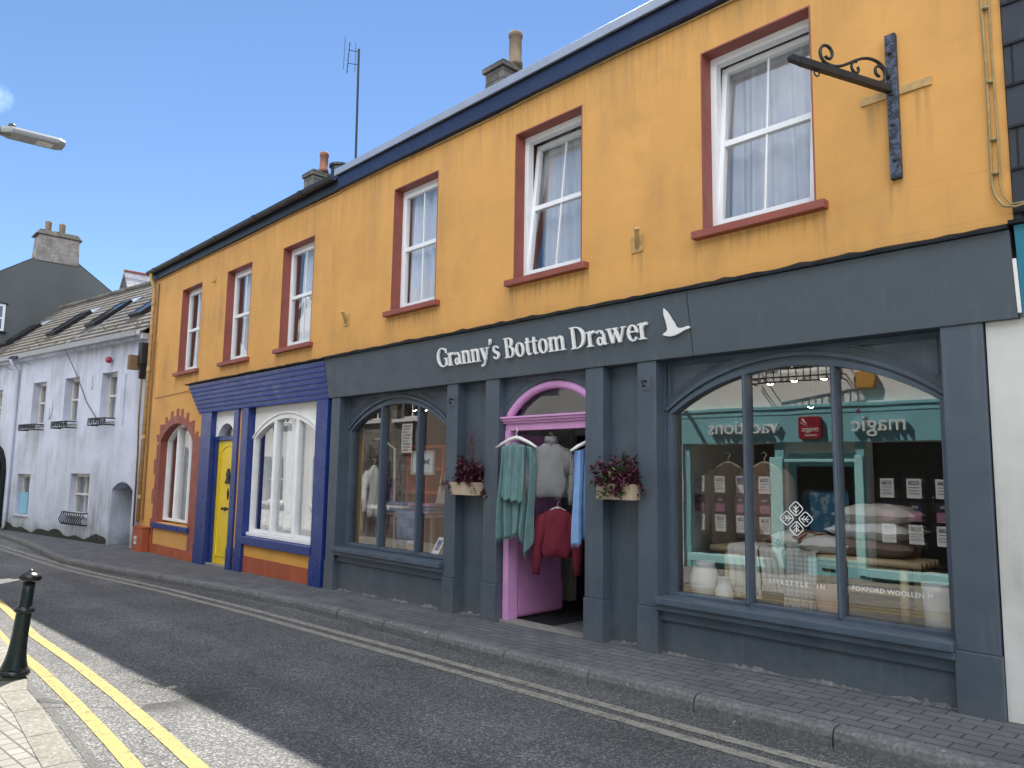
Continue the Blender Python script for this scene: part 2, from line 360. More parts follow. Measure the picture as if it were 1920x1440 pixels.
M['paper'] = simple('white_paper', (.74, .75, .77), .6, .03, 4, 0)
M['print_blue'] = simple('blue_print', (.05, .07, .30), .5, .1, 9, 0)
M['print_grey'] = simple('grey_print', (.16, .17, .19), .6, .2, 40, 0)
M['print_navy'] = simple('navy_print', (.025, .02, .055), .5, .2, 9, 0)
M['print_mauve'] = simple('mauve_print', (.33, .15, .24), .5, .25, 14, 0)
M['red_wood'] = gloss_paint('red_shelf_paint', (.62, .13, .05), .4, .15)
M['frame_pale'] = simple('pale_wood_frame', (.50, .48, .40), .5, .1, 9, .05)
M['teal'] = gloss_paint('pale_teal_paint', (.25, .55, .60), .4, .08)
M['teal_fascia'] = gloss_paint('teal_fascia_paint', (.22, .49, .54), .45, .05, bump=.02)
M['teal_trim'] = gloss_paint('aqua_trim_paint', (.42, .78, .80), .35, .06)
M['teal_dark'] = gloss_paint('deep_teal_board', (.02, .19, .29), .4, .05, bump=.02)
M['logo_red'] = simple('logo_red', (.30, .018, .04), .4, .08, 4, 0)
M['amber'] = simple('amber_plastic', (.62, .32, .08), .35, .08, 4, 0)
def worldmap():
    t = NT('map_print'); f = t.ramp(t.noise(7, 6, .6), [(.5, 0.), (.54, 1.)]); c = t.mix(f, (.03, .14, .26), (.22, .32, .38))
    t.col(c); t.rough(.4); return t.m
M['map'] = worldmap()
M['brown_wall'] = painted_wall('brown_grey_wall', (.21, .175, .145), (.12, .10, .08), True, .4, seed=3)
M['rubble'] = slates('grey_rubble_stone', (.20, .18, .16), .42, .2, 'xz', None, .35)
M['dark_render'] = painted_wall('dark_grey_roughcast', (.36, .36, .365), (.10, .10, .10), False, .4, seed=5)
M['skyblue'] = simple('sky_blue_board', (.25, .50, .66), .5, .05, 4, .03)
M['copper'] = simple('brown_cable', (.20, .12, .06), .6, .2, 9, 0)
M['ochre_cable'] = simple('ochre_painted_cable', (.46, .30, .12), .7, .35, 14, .2)
M['olive_cable'] = simple('olive_painted_cable', (.33, .255, .12), .8, .3, 14, .2)
M['white_cable'] = simple('grey_cable', (.35, .36, .38), .6, .1, 9, 0)
M['moss'] = simple('moss', (.085, .085, .02), .95, .5, 40, 1., 60, bd=.03)
M['bulb'] = emit('warm_bulb', (1, .72, .38), 26)
def line_paint(name, c, wear):
    t = NT(name); v = t.n.new('ShaderNodeTexVoronoi'); t.link(t.co, v.inputs['Vector']); v.inputs['Scale'].default_value = 95
    f = t.ramp(t.math('ADD', t.noise(18, 6, .75), t.math('MULTIPLY', v.outputs['Distance'], .35)), [(wear, 0.), (wear+.16, .8)])
    t.col(t.mix(f, t.mix(t.noise(3, 4), dim(c, .82), c), (.085, .083, .078))); t.rough(.75, .35); t.bump(v.outputs['Distance'], .6, .004); return t.m
M['yellow_line'] = line_paint('worn_yellow_line', (.34, .33, .275), .65)
M['yellow_line_fresh'] = line_paint('yellow_line_fresh', (.42, .325, .105), .69)

# ------------------------------------------------------------------ mesh helpers
def empty(name, label, cat, loc=(0, 0, 0), rz=0, group=None, local=False):
    o = bpy.data.objects.new(name, None); COL.objects.link(o); o.location = loc; o.rotation_euler = (0, 0, rz)
    o.empty_display_size = .2
    o['label'] = label; o['category'] = cat
    if group: o['group'] = group
    ORG[o] = Vector((0, 0, 0)) if local else Vector(loc)
    return o
ORG = {}
def tag(o, label, cat, group=None):
    o['label'] = label; o['category'] = cat
    if group: o['group'] = group
    return o
class MB:
    def __init__(s): s.v = []; s.f = []; s.mi = []; s.cur = 0
    def add(s, vs, fs):
        b = len(s.v); s.v += [tuple(v) for v in vs]; s.f += [tuple(i+b for i in f) for f in fs]; s.mi += [s.cur]*len(fs); return s
    def box(s, x0, x1, y0, y1, z0, z1):
        return s.hexa([(x0, y0, z0), (x1, y0, z0), (x1, y1, z0), (x0, y1, z0), (x0, y0, z1), (x1, y0, z1), (x1, y1, z1), (x0, y1, z1)])
    def hexa(s, p):
        return s.add(p, [(3, 2, 1, 0), (4, 5, 6, 7), (0, 1, 5, 4), (1, 2, 6, 5), (2, 3, 7, 6), (3, 0, 4, 7)])
    def quad(s, *p): return s.add(p, [tuple(range(len(p)))])
    def prism(s, poly, y0, y1, axis='y'):
        """polygon (a,b) extruded; axis y: (x,z) polygon, axis x: (y,z), axis z: (x,y)"""
        P = {'y': lambda a, b, c: (a, c, b), 'x': lambda a, b, c: (c, a, b), 'z': lambda a, b, c: (a, b, c)}[axis]
        n = len(poly)
        return s.add([P(a, b, y0) for a, b in poly]+[P(a, b, y1) for a, b in poly],
                     [tuple(range(n)), tuple(range(2*n-1, n-1, -1))]+[(i, i+n, (i+1) % n+n, (i+1) % n) for i in range(n)])
    def strip(s, A, B, y0, y1):
        """closed solid between two (x,z) polylines of equal length, from y0 to y1"""
        n = len(A); v = [(a, y0, b) for a, b in A]+[(a, y0, b) for a, b in B]+[(a, y1, b) for a, b in A]+[(a, y1, b) for a, b in B]
        f = []
        for i in range(n-1):
            f += [(i, i+1, n+i+1, n+i), (2*n+i+1, 2*n+i, 3*n+i, 3*n+i+1), (i+1, i, 2*n+i, 2*n+i+1), (n+i, n+i+1, 3*n+i+1, 3*n+i)]
        f += [(0, n, 3*n, 2*n), (n-1, 3*n-1, 4*n-1, 2*n-1)]
        return s.add(v, f)
    def tube(s, pts, r, n=8, cap=True, closed=False):
        pts = [Vector(p) for p in pts]; m = len(pts); rs = r if isinstance(r, (list, tuple)) else [r]*m
        up = None; v = []
        for i, p in enumerate(pts):
            a = pts[(i-1) % m] if (closed or i > 0) else p; b = pts[(i+1) % m] if (closed or i < m-1) else p
            d = (b-a).normalized()
            if up is None: up = d.orthogonal().normalized()
            else:
                up = (up-d*up.dot(d))
                up = up.normalized() if up.length > 1e-6 else d.orthogonal().normalized()
            w = d.cross(up)
            for k in range(n):
                t = 2*math.pi*k/n; v.append(p+(up*math.cos(t)+w*math.sin(t))*rs[i])
        f = []
        for i in range(m if closed else m-1):
            j = (i+1) % m
            for k in range(n): f.append((i*n+k, i*n+(k+1) % n, j*n+(k+1) % n, j*n+k))
        if cap and not closed: f += [tuple(range(n-1, -1, -1)), tuple((m-1)*n+k for k in range(n))]
        return s.add(v, f)
    def lathe(s, prof, c, n=24, axis=(0, 0, 1)):
        q = Vector((0, 0, 1)).rotation_difference(Vector(axis)); c = Vector(c); v = []
        for r, z in prof:
            for k in range(n):
                t = 2*math.pi*k/n; v.append(c+q @ Vector((r*math.cos(t), r*math.sin(t), z)))
        m = len(prof); f = [(i*n+k, i*n+(k+1) % n, (i+1)*n+(k+1) % n, (i+1)*n+k) for i in range(m-1) for k in range(n)]
        f += [tuple(range(n-1, -1, -1)), tuple((m-1)*n+k for k in range(n))]
        return s.add(v, f)
    def grid(s, fn, nu, nv, thick=None):
        """fn(u,v)->point; optional thickness vector closes it into a solid sheet"""
        v = [Vector(fn(i/nu, j/nv)) for j in range(nv+1) for i in range(nu+1)]
        f = [(j*(nu+1)+i, j*(nu+1)+i+1, (j+1)*(nu+1)+i+1, (j+1)*(nu+1)+i) for j in range(nv) for i in range(nu)]
        if thick is None: return s.add(v, f)
        N = len(v); t = Vector(thick); v2 = [p+t for p in v]
        f2 = [tuple(i+N for i in reversed(q)) for q in f]
        rim = [i for i in range(nu+1)]+[(j+1)*(nu+1)-1 for j in range(1, nv+1)]+[nv*(nu+1)+i for i in range(nu-1, -1, -1)]+[j*(nu+1) for j in range(nv-1, 0, -1)]
        f3 = [(rim[(k+1) % len(rim)], rim[k], rim[k]+N, rim[(k+1) % len(rim)]+N) for k in range(len(rim))]
        return s.add(v+v2, f+f2+f3)
    def build(s, name, mat, parent=None, smooth=False, bevel=0, sub=0, label=None, kind=None):
        org = Vector((0, 0, 0))
        if parent is not None:
            org = ORG[parent]
        me = bpy.data.meshes.new(name); me.from_pydata([Vector(v)-org for v in s.v], [], s.f)
        for m in (mat if isinstance(mat, list) else [mat]): me.materials.append(m)
        for p, i in zip(me.polygons, s.mi): p.material_index = i
        bm = bmesh.new(); bm.from_mesh(me); bmesh.ops.recalc_face_normals(bm, faces=bm.faces)
        if bevel:
            ed = [e for e in bm.edges if len(e.link_faces) == 2 and e.calc_face_angle(0) > .5]
            bmesh.ops.bevel(bm, geom=ed, offset=bevel, segments=2, profile=.6, affect='EDGES', clamp_overlap=True)
        bm.to_mesh(me); bm.free()
        if smooth: me.polygons.foreach_set('use_smooth', [True]*len(me.polygons))
        o = bpy.data.objects.new(name, me); COL.objects.link(o)
        if parent is not None: o.parent = parent; ORG[o] = org
        else: ORG[o] = Vector((0, 0, 0))
        if sub:
            md = o.modifiers.new('smooth', 'SUBSURF'); md.levels = md.render_levels = sub
        if label: o['label'] = label
        if kind: o['kind'] = kind
        return o
def BX(name, mat, parent, *b, bevel=0, label=None): return MB().box(*b).build(name, mat, parent, bevel=bevel, label=label)
def text_mesh(txt, size, name, mat, parent, mtx, ext=.004, align='LEFT', spacing=1.0, mirror=False):
    cu = bpy.data.curves.new(name, 'FONT'); cu.body = txt; cu.size = size; cu.extrude = ext; cu.align_x = align; cu.space_character = spacing
    cu.resolution_u = 3
    to = bpy.data.objects.new('tmp', cu); COL.objects.link(to)
    dg = bpy.context.evaluated_depsgraph_get(); me = bpy.data.meshes.new_from_object(to.evaluated_get(dg))
    bpy.data.objects.remove(to); me.transform(mtx)
    if parent is not None: me.transform(Matrix.Translation(-ORG[parent]))
    me.materials.clear(); me.materials.append(mat)
    o = bpy.data.objects.new(name, me); COL.objects.link(o)
    if parent is not None: o.parent = parent; ORG[o] = ORG[parent]
    return o
def structure(o): o['kind'] = 'structure'; return o

def lerp(a, b, t): return a+(b-a)*t
def pl(pts, x):
    for (a, b), (c, d) in zip(pts, pts[1:]):
        if x <= c: return lerp(b, d, max(0, (x-a)/(c-a)))
    return pts[-1][1]
def gz(x):            # height of the near footpath along the street
    return .228+.0197*max(-14.1, min(6., x))
def arc(x0, x1, zs, zc, n=20):
    """elliptic-segment arch from (x0,zs) over crown zc to (x1,zs)"""
    h = zc-zs; w = (x1-x0)/2; r = (w*w+h*h)/(2*h); cx = (x0+x1)/2; cz = zc-r; a = math.asin(min(1, w/r))
    if h >= w*.98: r = w; cz = zs; a = math.pi/2
    return [(cx+r*math.sin(t), cz+(r*math.cos(t) if h < w*.98 else h*math.cos(t))) for t in [lerp(-a, a, i/n) for i in range(n+1)]]
def wall_with_holes(mb, x0, x1, z0, z1, y0, y1, holes):
    """solid wall slab x0..x1, z0..z1 with rectangular holes"""
    xs = sorted({x0, x1, *[h[0] for h in holes], *[h[1] for h in holes]}); zs = sorted({z0, z1, *[h[2] for h in holes], *[h[3] for h in holes]})
    ins = lambda x, z: any(h[0] < x < h[1] and h[2] < z < h[3] for h in holes)
    solid = {}
    for i in range(len(xs)-1):
        for j in range(len(zs)-1):
            solid[i, j] = not ins((xs[i]+xs[i+1])/2, (zs[j]+zs[j+1])/2)
    for (i, j), k in solid.items():
        if not k: continue
        a, b, c, d = xs[i], xs[i+1], zs[j], zs[j+1]
        mb.quad((a, y0, c), (b, y0, c), (b, y0, d), (a, y0, d)); mb.quad((a, y1, c), (a, y1, d), (b, y1, d), (b, y1, c))
        if not solid.get((i-1, j)): mb.quad((a, y0, c), (a, y0, d), (a, y1, d), (a, y1, c))
        if not solid.get((i+1, j)): mb.quad((b, y0, c), (b, y1, c), (b, y1, d), (b, y0, d))
        if not solid.get((i, j-1)): mb.quad((a, y0, c), (a, y1, c), (b, y1, c), (b, y0, c))
        if not solid.get((i, j+1)): mb.quad((a, y0, d), (b, y0, d), (b, y1, d), (a, y1, d))
    return mb

# ------------------------------------------------------------------ ground
KERB = [(-60, -7.5), (-40, -4.2), (-30, -2.55), (-22, -1.37), (-18.8, -1.4), (-15.8, -1.57), (-14.7, -1.42), (-13.9, -1.3), (-10.5, -.91), (-8.4, -.77), (-4.75, -.86), (-1.6, -.88), (8, -.9), (30, -1)]
OKERB = [(-60, -10.6), (-40, -7.3), (-30, -5.2), (-20, -4.0), (-12, -3.62), (-9, -3.66), (-7.3, -3.74), (-6.4, -3.92), (-5.7, -3.95), (-4.9, -4.02), (-4.4, -4.05), (0, -4.25), (8, -4.6), (30, -6)]
XS = [-60, -50, -40, -34, -30, -26, -22, -20.5, -18.8, -17.4, -15.8, -14.7, -13.9, -13, -12, -10.5, -9.4, -8.4, -7.3, -6.4, -5.7, -4.9, -4.4, -3, -1.6, 0, 3, 6, 8, 16, 30]
def back_y(x): return .9 if x > -16.8 else -.02+(x+16.65)*math.tan(R(9))+.9
mb = MB()
for a, b in zip(XS, XS[1:]):
    mb.quad((a, pl(KERB, a)+.02, gz(a)-.10), (a, pl(OKERB, a)-.05, gz(a)-.09), (b, pl(OKERB, b)-.05, gz(b)-.09), (b, pl(KERB, b)+.02, gz(b)-.10))
structure(mb.build('road', M['road']))
mb = MB()
for a, b in zip(XS, XS[1:]):
    mb.quad((a, pl(KERB, a)+.10, gz(a)), (b, pl(KERB, b)+.10, gz(b)), (b, back_y(b), gz(b)), (a, back_y(a), gz(a)))
structure(mb.build('pavement', M['pavers']))
# kerb stones: one strip with joints, rounded top edge
mb = MB(); x = -34.0
while x < 10:
    L = .915; a, b = x+.006, x+L-.006
    prof = [(0, -.14), (-.004, -.045), (.006, -.012), (.03, .004), (.10, .008), (.115, .004), (.115, -.14)]
    ja, jb = rnd.uniform(-.006, .006), rnd.uniform(-.004, .004)
    v = []
    for q in (a, b):
        for dy, dz in prof: v.append((q, pl(KERB, q)-.01+dy+ja, gz(q)+dz+jb))
    n = len(prof); f = [(i, (i+1) % n, n+(i+1) % n, n+i) for i in range(n)]+[tuple(range(n)), tuple(range(2*n-1, n-1, -1))]
    mb.add(v, f); x += L
structure(mb.build('kerb', M['kerb']))
mb = MB()
for a, b in zip(XS, XS[1:]):
    mb.quad((a, pl(OKERB, a)-.16, gz(a)-.080), (a, -22, gz(a)-.08), (b, -22, gz(b)-.08), (b, pl(OKERB, b)-.16, gz(b)-.080))
structure(mb.build('opposite_pavement', M['opp_pavers']))
mb = MB(); x = -34.0
while x < 10:
    a, b = x+.004, x+.596; v = []
    prof = [(.0, -.15), (.0, -.088), (-.008, -.080), (-.02, -.076), (-.17, -.076), (-.17, -.15)]
    for q in (a, b):
        for dy, dz in prof: v.append((q, pl(OKERB, q)+dy, gz(q)+dz))
    n = len(prof); mb.add(v, [(i, (i+1) % n, n+(i+1) % n, n+i) for i in range(n)]+[tuple(range(n)), tuple(range(2*n-1, n-1, -1))]); x += .6
structure(mb.build('opposite_kerb', M['opp_kerb']))
def road_strip(name, mat, pts, w, dz, x0=-60, x1=30):
    mb = MB(); xs = [x for x in sorted({*XS, *[p[0] for p in pts]}) if x0 <= x <= x1]
    for a, b in zip(xs, xs[1:]):
        ya, yb = pl(pts, a), pl(pts, b); za = lambda x, y: gz(x)-.10+dz+.01*max(0, min(1, (pl(KERB, x)-y)/(pl(KERB, x)-pl(OKERB, x))))
        mb.quad((a, ya-w/2, za(a, ya)), (b, yb-w/2, za(b, yb)), (b, yb+w/2, za(b, yb)), (a, ya+w/2, za(a, ya)))
    return structure(mb.build(name, mat))
YL2 = [(-60, -8), (-40, -4.7), (-30, -2.95), (-20, -1.78), (-15, -1.55), (-13, -1.4), (-11, -1.27), (-8.6, -1.19), (-5, -1.17), (-3, -1.19), (30, -1.35)]
YL1 = [(x, y-.17-(.02 if x < -13 else 0)) for x, y in YL2]
OL1 = [(-60, -10.2), (-40, -6.9), (-30, -4.8), (-20, -3.55), (-12, -3.22), (-8.6, -3.44), (-7, -3.47), (-5.8, -3.52), (-4.8, -3.58), (-4.1, -3.63), (0, -3.85), (30, -5)]
OL2 = [(x, y+.0-.26) for x, y in OL1]; OL1b = OL1
road_strip('road_marking', M['yellow_line'], YL2, .088, .004)
road_strip('road_marking', M['yellow_line'], YL1, .088, .004)
road_strip('road_marking', M['yellow_line_fresh'], [(x, y+.02) for x, y in OL1], .085, .004, -14)
road_strip('road_marking', M['yellow_line_fresh'], [(x, y+.02) for x, y in OL2], .085, .004, -14)
road_strip('tar_strip', M['tar_strip'], [(x, y-.13) for x, y in OL2], .05, .002, -12)
mb = MB(); G = 400
mb.quad((-G, -G, -1.2), (G, -G, -1.2), (G, G, -1.2), (-G, G, -1.2)); structure(mb.build('ground', M['concrete']))

# ------------------------------------------------------------------ windows
def waves(x0, x1, z0, z1, y, amp, k, seed, taper=0):
    rr = random.Random(seed); ph = [rr.uniform(0, 6.28) for _ in range(4)]
    def fn(u, v):
        x = lerp(x0, x1, u); t = 1-v
        w = math.sin(u*k*6.28+ph[0]+.4*math.sin(v*3+ph[1]))+.5*math.sin(u*k*2.3*6.28+ph[2])
        return (x+taper*t*(u-.5), y+amp*w*(.55+.45*t), lerp(z0, z1, v))
    return fn
def sash_window(house, x0, x1, z0, z1, seed, tilt=0, brown=False, sill_over=.14):
    rd = .16       # depth of the painted reveal
    w = MB()
    # reveal lining: brick red paint on the two jambs and head, 3 mm proud of the wall hole
    t = .012
    w.box(x0-.001, x0+t, -.002, rd, z0, z1); w.box(x1-t, x1+.001, -.002, rd, z0, z1); w.box(x0+t, x1-t, -.002, rd, z1-t, z1+.001)
    win = w.build('window', M['brick_red'], house)
    MB().box(x0-.001, x0+t+.002, rd+.055, .335, z0, z1).box(x1-t-.002, x1+.001, rd+.055, .335, z0, z1).box(x0+t+.002, x1-t-.002, rd+.055, .335, z1-t, z1+.001).box(x0+t+.002, x1-t-.002, rd+.055, .335, z0-.001, z0+t).build('inner_reveal', M['brown_curtain'], win)
    MB().box(x0-.07, x1+.09, -.075, rd, z0-.065, z0).build('sill', M['brick_red'], win, bevel=.008)
    a, b, c, d = x0+t, x1-t, z0+.001, z1-t
    fw = .055; f = MB()
    f.box(a, a+fw, rd-.03, rd+.05, c, d); f.box(b-fw, b, rd-.03, rd+.05, c, d); f.box(a+fw, b-fw, rd-.03, rd+.05, d-fw-.01, d); f.box(a+fw, b-fw, rd-.03, rd+.05, c, c+fw+.015)
    f.build('frame', M['upvc'], win, bevel=.005)
    # sash
    a2, b2, c2, d2 = a+fw-.012, b-fw+.012, c+fw+.0, d-fw-.0; sw = .05; s = MB(); y0, y1 = rd-.042, rd+.012
    mid = (c2+d2)/2+.01
    s.box(a2, a2+sw, y0, y1, c2, d2); s.box(b2-sw, b2, y0, y1, c2, d2); s.box(a2+sw, b2-sw, y0, y1, d2-sw, d2); s.box(a2+sw, b2-sw, y0, y1, c2, c2+sw); s.box(a2+sw, b2-sw, y0+.004, y1, mid-.026, mid+.026)
    xm = (a2+b2)/2; s.box(xm-.009, xm+.009, y0+.018, y1-.018, c2+sw, mid-.026); s.box(xm-.009, xm+.009, y0+.018, y1-.018, mid+.026, d2-sw)
    g = MB().quad((a2+.02, rd-.012, c2+.02), (b2-.02, rd-.012, c2+.02), (b2-.02, rd-.012, d2-.02), (a2+.02, rd-.012, d2-.02))
    if tilt:
        m = Matrix.Translation((0, rd, c2)) @ Matrix.Rotation(-tilt, 4, 'X') @ Matrix.Translation((0, -rd, -c2))
        for q in (s, g): q.v = [tuple(m @ Vector(p)) for p in q.v]
    s.build('sash', M['upvc'], win, bevel=.004); g.build('pane', M['glass'], win)
    off = .075+(.14 if tilt else 0)
    l = a+.02 if not brown else lerp(a, b, .2)
    MB().grid(waves(l, b-.02, c+.02, d+.05, rd+off+.02, .036, 4.5, seed, .1), 110, 14).build('curtain', M['net'], win, smooth=True)
    if brown:
        MB().grid(waves(a-.05, lerp(a, b, .34), c-.02, d+.05, rd+off+.12, .03, 2.5, seed+9), 40, 8).build('curtain', M['brown_curtain'], win, smooth=True, label='brown side curtain drawn back to the left')
    return win

# ------------------------------------------------------------------ house shells
XA0, XA1, XB1 = -16.55, -9.12, -1.15     # left house, right house
ROOFP = math.tan(R(35))
def shell(house, x0, x1, zt, wallm, lower, holes, zl, side0, side1):
    """front wall above zl with holes, side and back walls, floors"""
    mb = MB(); wall_with_holes(mb, x0, x1, zl, zt, 0, .32, holes)
    mb.box(x0, x0+.3, .32, 8, -1.2, zt); mb.box(x1-.3, x1, .32, 8, -1.2, zt); mb.box(x0+.3, x1-.3, 7.7, 8, -1.2, zt)
    # gable tops
    for g0, g1 in ((x0, x0+.3), (x1-.3, x1)):
        mb.prism([(0.33, zt), (7.99, zt), (4, zt+4*ROOFP-.1)], g0, g1, 'x')
    w = mb.build('wall', wallm, house)
    MB().box(x0+.31, x1-.31, .33, 7.69, 2.78, 3.02).build('upper_floor', M['ceiling'], house)
    MB().box(x0+.31, x1-.31, .33, 7.69, zt-.12, zt-.02).build('upper_ceiling', M['inner_wall'], house)
    return w
def roof(house, x0, x1, zt, mat, over=.12, lift=.12):
    e = -over; k = ROOFP; mb = MB(); z0 = zt+lift
    mb.hexa([(x0, e, z0+e*k), (x1, e, z0+e*k), (x1, 4, z0+4*k), (x0, 4, z0+4*k), (x0, e, z0+.06+e*k), (x1, e, z0+.06+e*k), (x1, 4, z0+.06+4*k), (x0, 4, z0+.06+4*k)])
    mb.hexa([(x0, 4, z0+4*k), (x1, 4, z0+4*k), (x1, 8.15, z0-.15*k), (x0, 8.15, z0-.15*k), (x0, 4, z0+.06+4*k), (x1, 4, z0+.06+4*k), (x1, 8.15, z0+.06-.15*k), (x0, 8.15, z0+.06-.15*k)])
    return mb.build('roof', mat, house)

LEFT = empty('terraced_house', 'ochre terraced house with royal blue shopfront, yellow door and black gutter', 'house', (-12.8, 0, gz(-12.8)))
RIGHT = empty('terraced_house', 'ochre terraced house with charcoal gift shop front and pink arched doorway', 'house', (-5.1, 0, gz(-5.1)))

ZT = 5.56
WA = [(-15.37, -14.02, 3.41, 5.07), (-13.2, -11.93, 3.41, 5.03), (-10.82, -9.84, 3.42, 5.02)]
# the photo shows these three at the same real width: fix left edges by their visible right edges
WA = [(-14.98, -14.0, 3.41, 5.05), (-12.88, -11.9, 3.41, 5.03), (-10.80, -9.83, 3.42, 5.02)]
WB = [(-7.82, -6.91, 3.575, 5.17), (-5.59, -4.65, 3.585, 5.18), (-3.325, -2.37, 3.60, 5.16)]
AW = (-15.72, -13.94, .54, 2.44)        # arched window of the left house (hole box)
shell(LEFT, XA0, XA1, ZT, M['ochre_left'], None, WA+[AW, (-13.62, XA1-.0, -1.2, 2.95)], -1.2, 0, 0)
shell(RIGHT, XA1, XB1, ZT, M['ochre_right'], None, WB+[(XA1, XB1-.0, -1.2, 2.95)], -1.2, 0, 0)
for i, w in enumerate(WA): sash_window(LEFT, *w, 11+i, 0, True)
for i, w in enumerate(WB): sash_window(RIGHT, *w, 31+i, (0, R(6.0), R(5.2))[i], False)
roof(LEFT, XA0-.08, XA1-.005, ZT, M['dark_slate'], .05, .02)
roof(RIGHT, XA1+.005, XB1, ZT, M['dark_slate'], .05)
# eaves of the left house: black fascia board + gutter with brackets
MB().box(XA0-.06, XA1-.01, -.06, -.004, ZT-.05, ZT+.205).build('eaves_board', M['black_pvc'], LEFT, bevel=.004)
def gutter(house, x0, x1, y, z, r, mat):
    pr = [(y+r*math.cos(t), z+r*math.sin(t)) for t in [math.pi+math.pi*i/10 for i in range(11)]]
    pr2 = [(y+(r-.006)*math.cos(t), z+(r-.006)*math.sin(t)) for t in [2*math.pi-math.pi*i/10 for i in range(11)]]
    mb = MB().prism(pr+pr2, x0, x1, 'x')
    x = x0+.4
    while x < x1:
        mb.prism([(y-r-.008, z+.004), (y-r-.008, z-.02)]+[(y+(r+.008)*math.cos(t), z+(r+.008)*math.sin(t)) for t in [math.pi+.3+(math.pi-.6)*i/8 for i in range(9)]]+[(y+r+.008, z-.02), (y+r+.008, z+.004)], x, x+.09, 'x'); x += 1.55
    return mb.build('gutter', mat, house, smooth=False)
gutter(LEFT, XA0-.14, XA1-.03, -.125, ZT+.13, .06, M['black_pvc'])
# right house: navy eaves board, pale metal capping
MB().box(XA1+.0, XB1, -.075, -.004, ZT-.05, ZT+.130).build('eaves_board', M['navy_board'], RIGHT, bevel=.004)
MB().prism([(-.10, ZT+.133), (.3, ZT+.33), (.3, ZT+.40), (-.105, ZT+.235), (-.12, ZT+.225), (-.12, ZT+.133)], XA1-.03, XB1, 'x').build('capping', M['cap_metal'], RIGHT, bevel=.004)
MB().tube([(x, -.02+.004*math.sin(x*5), ZT-.065-.008*math.sin(x*1.7)) for x in [lerp(XA1, XB1, i/60) for i in range(61)]], .008, 6).build('cable', M['ochre_cable'], RIGHT)
MB().tube([(x, -.02, ZT-.07-.008*math.sin(x*1.9)) for x in [lerp(XA0+.2, XA1, i/60) for i in range(61)]], .007, 6).build('cable', M['ochre_cable'], LEFT)

# chimneys
def chimney(house, x0, x1, y0, y1, z0, z1, mat, pots, taper=.0, cap=.06):
    mb = MB(); mb.box(x0, x1, y0, y1, z0, z1-.16); mb.box(x0-cap, x1+cap, y0-cap, y1+cap, z1-.158, z1-.05); mb.box(x0+.02, x1-.02, y0+.02, y1-.02, z1-.048, z1)
    ch = mb.build('chimney', mat, house, bevel=.02)
    for (px, py, h, r, m) in pots:
        MB().lathe([(r*1.12, z1-.01), (r*1.1, z1+.06), (r*.98, z1+.07), (r*.92, z1+h-.1), (r*1.06, z1+h-.09), (r*1.06, z1+h-.03), (r*.97, z1+h), (r*.78, z1+h), (r*.75, z1+h-.06)], (px, py, 0), 18).build('chimney_pot', m, ch, smooth=True)
    return ch
chimney(RIGHT, -10.42, -9.92, 3.75, 4.35, 7.6, 9.36, M['lichen_stone'], [(-9.98, 4.12, .66, .13, M['pot'])], cap=.05)
chimney(LEFT, -15.68, -15.26, 2.8, 3.3, 6.8, 8.47, M['lichen_stone'], [(-15.32, 3.1, .46, .10, M['terracotta'])], cap=.04)
MB().lathe([(.2, 8.0), (.2, 8.3), (.24, 8.31), (.24, 8.36), (.2, 8.37), (.16, 8.38)], (-14.5, 3.05, 0), 16).build('roof_vent', M['black_pvc'], LEFT, smooth=False)

# ------------------------------------------------------------------ fascias
def fascia_prism(x0t, x1t, x0b, x1b, yt, yb, zt, zb, back=.0):
    return MB().hexa([(x0b, yb, zb), (x1b, yb, zb), (x1b, back, zb), (x0b, back, zb), (x0t, yt, zt), (x1t, yt, zt), (x1t, back, zt), (x0t, back, zt)])
ZF0, ZF1, YT, YB = 2.572, 3.095, -.125, -.035
fascia_prism(-9.18, XB1-.0, -9.18, XB1-.0, YT, YB, ZF1, ZF0, -.003).build('fascia_board', M['charcoal_board'], RIGHT, bevel=.003)
# panel joint on the board
def fy(z): return lerp(YB, YT, (z-ZF0)/(ZF1-ZF0))
MB().hexa([(-3.413, fy(ZF0+.01)-.002, ZF0+.01), (-3.407, fy(ZF0+.01)-.002, ZF0+.01), (-3.407, fy(ZF0+.01)+.01, ZF0+.01), (-3.413, fy(ZF0+.01)+.01, ZF0+.01), (-3.413, fy(ZF1-.01)-.002, ZF1-.01), (-3.407, fy(ZF1-.01)-.002, ZF1-.01), (-3.407, fy(ZF1-.01)+.01, ZF1-.01), (-3.413, fy(ZF1-.01)+.01, ZF1-.01)]).build('board_joint', M['black'], RIGHT)
def flashing(house, x0, x1, z, h, name='lead_flashing'):
    mb = MB(); n = int((x1-x0)/.09); rr = random.Random(int(x1*10)); A = []; B = []; 
    for i in range(n+1):
        x = lerp(x0, x1, i/n); A.append((x, z+h+rr.choice((-.006, -.003, 0, 0, .003, .012)))); B.append((x, z+rr.uniform(-.004, .003)))
    v = []; 
    for (x, zt), (_, zb) in zip(A, B): v += [(x, -.006, zt), (x, YT-.03, zb+.022+rr.uniform(-.005, .005)), (x, YT-.034, zb), (x, -.004, zb)]
    f = []
    for i in range(n):
        for k in range(4): f.append((i*4+k, i*4+(k+1) % 4, (i+1)*4+(k+1) % 4, (i+1)*4+k))
    f += [(0, 1, 2, 3), (n*4+3, n*4+2, n*4+1, n*4)]
    mb.add(v, f); return mb.build(name, M['lead'], house)
flashing(RIGHT, -9.2, XB1, ZF1+.002, .075); flashing(LEFT, -14.12, -9.2, ZF1+.002, .06)
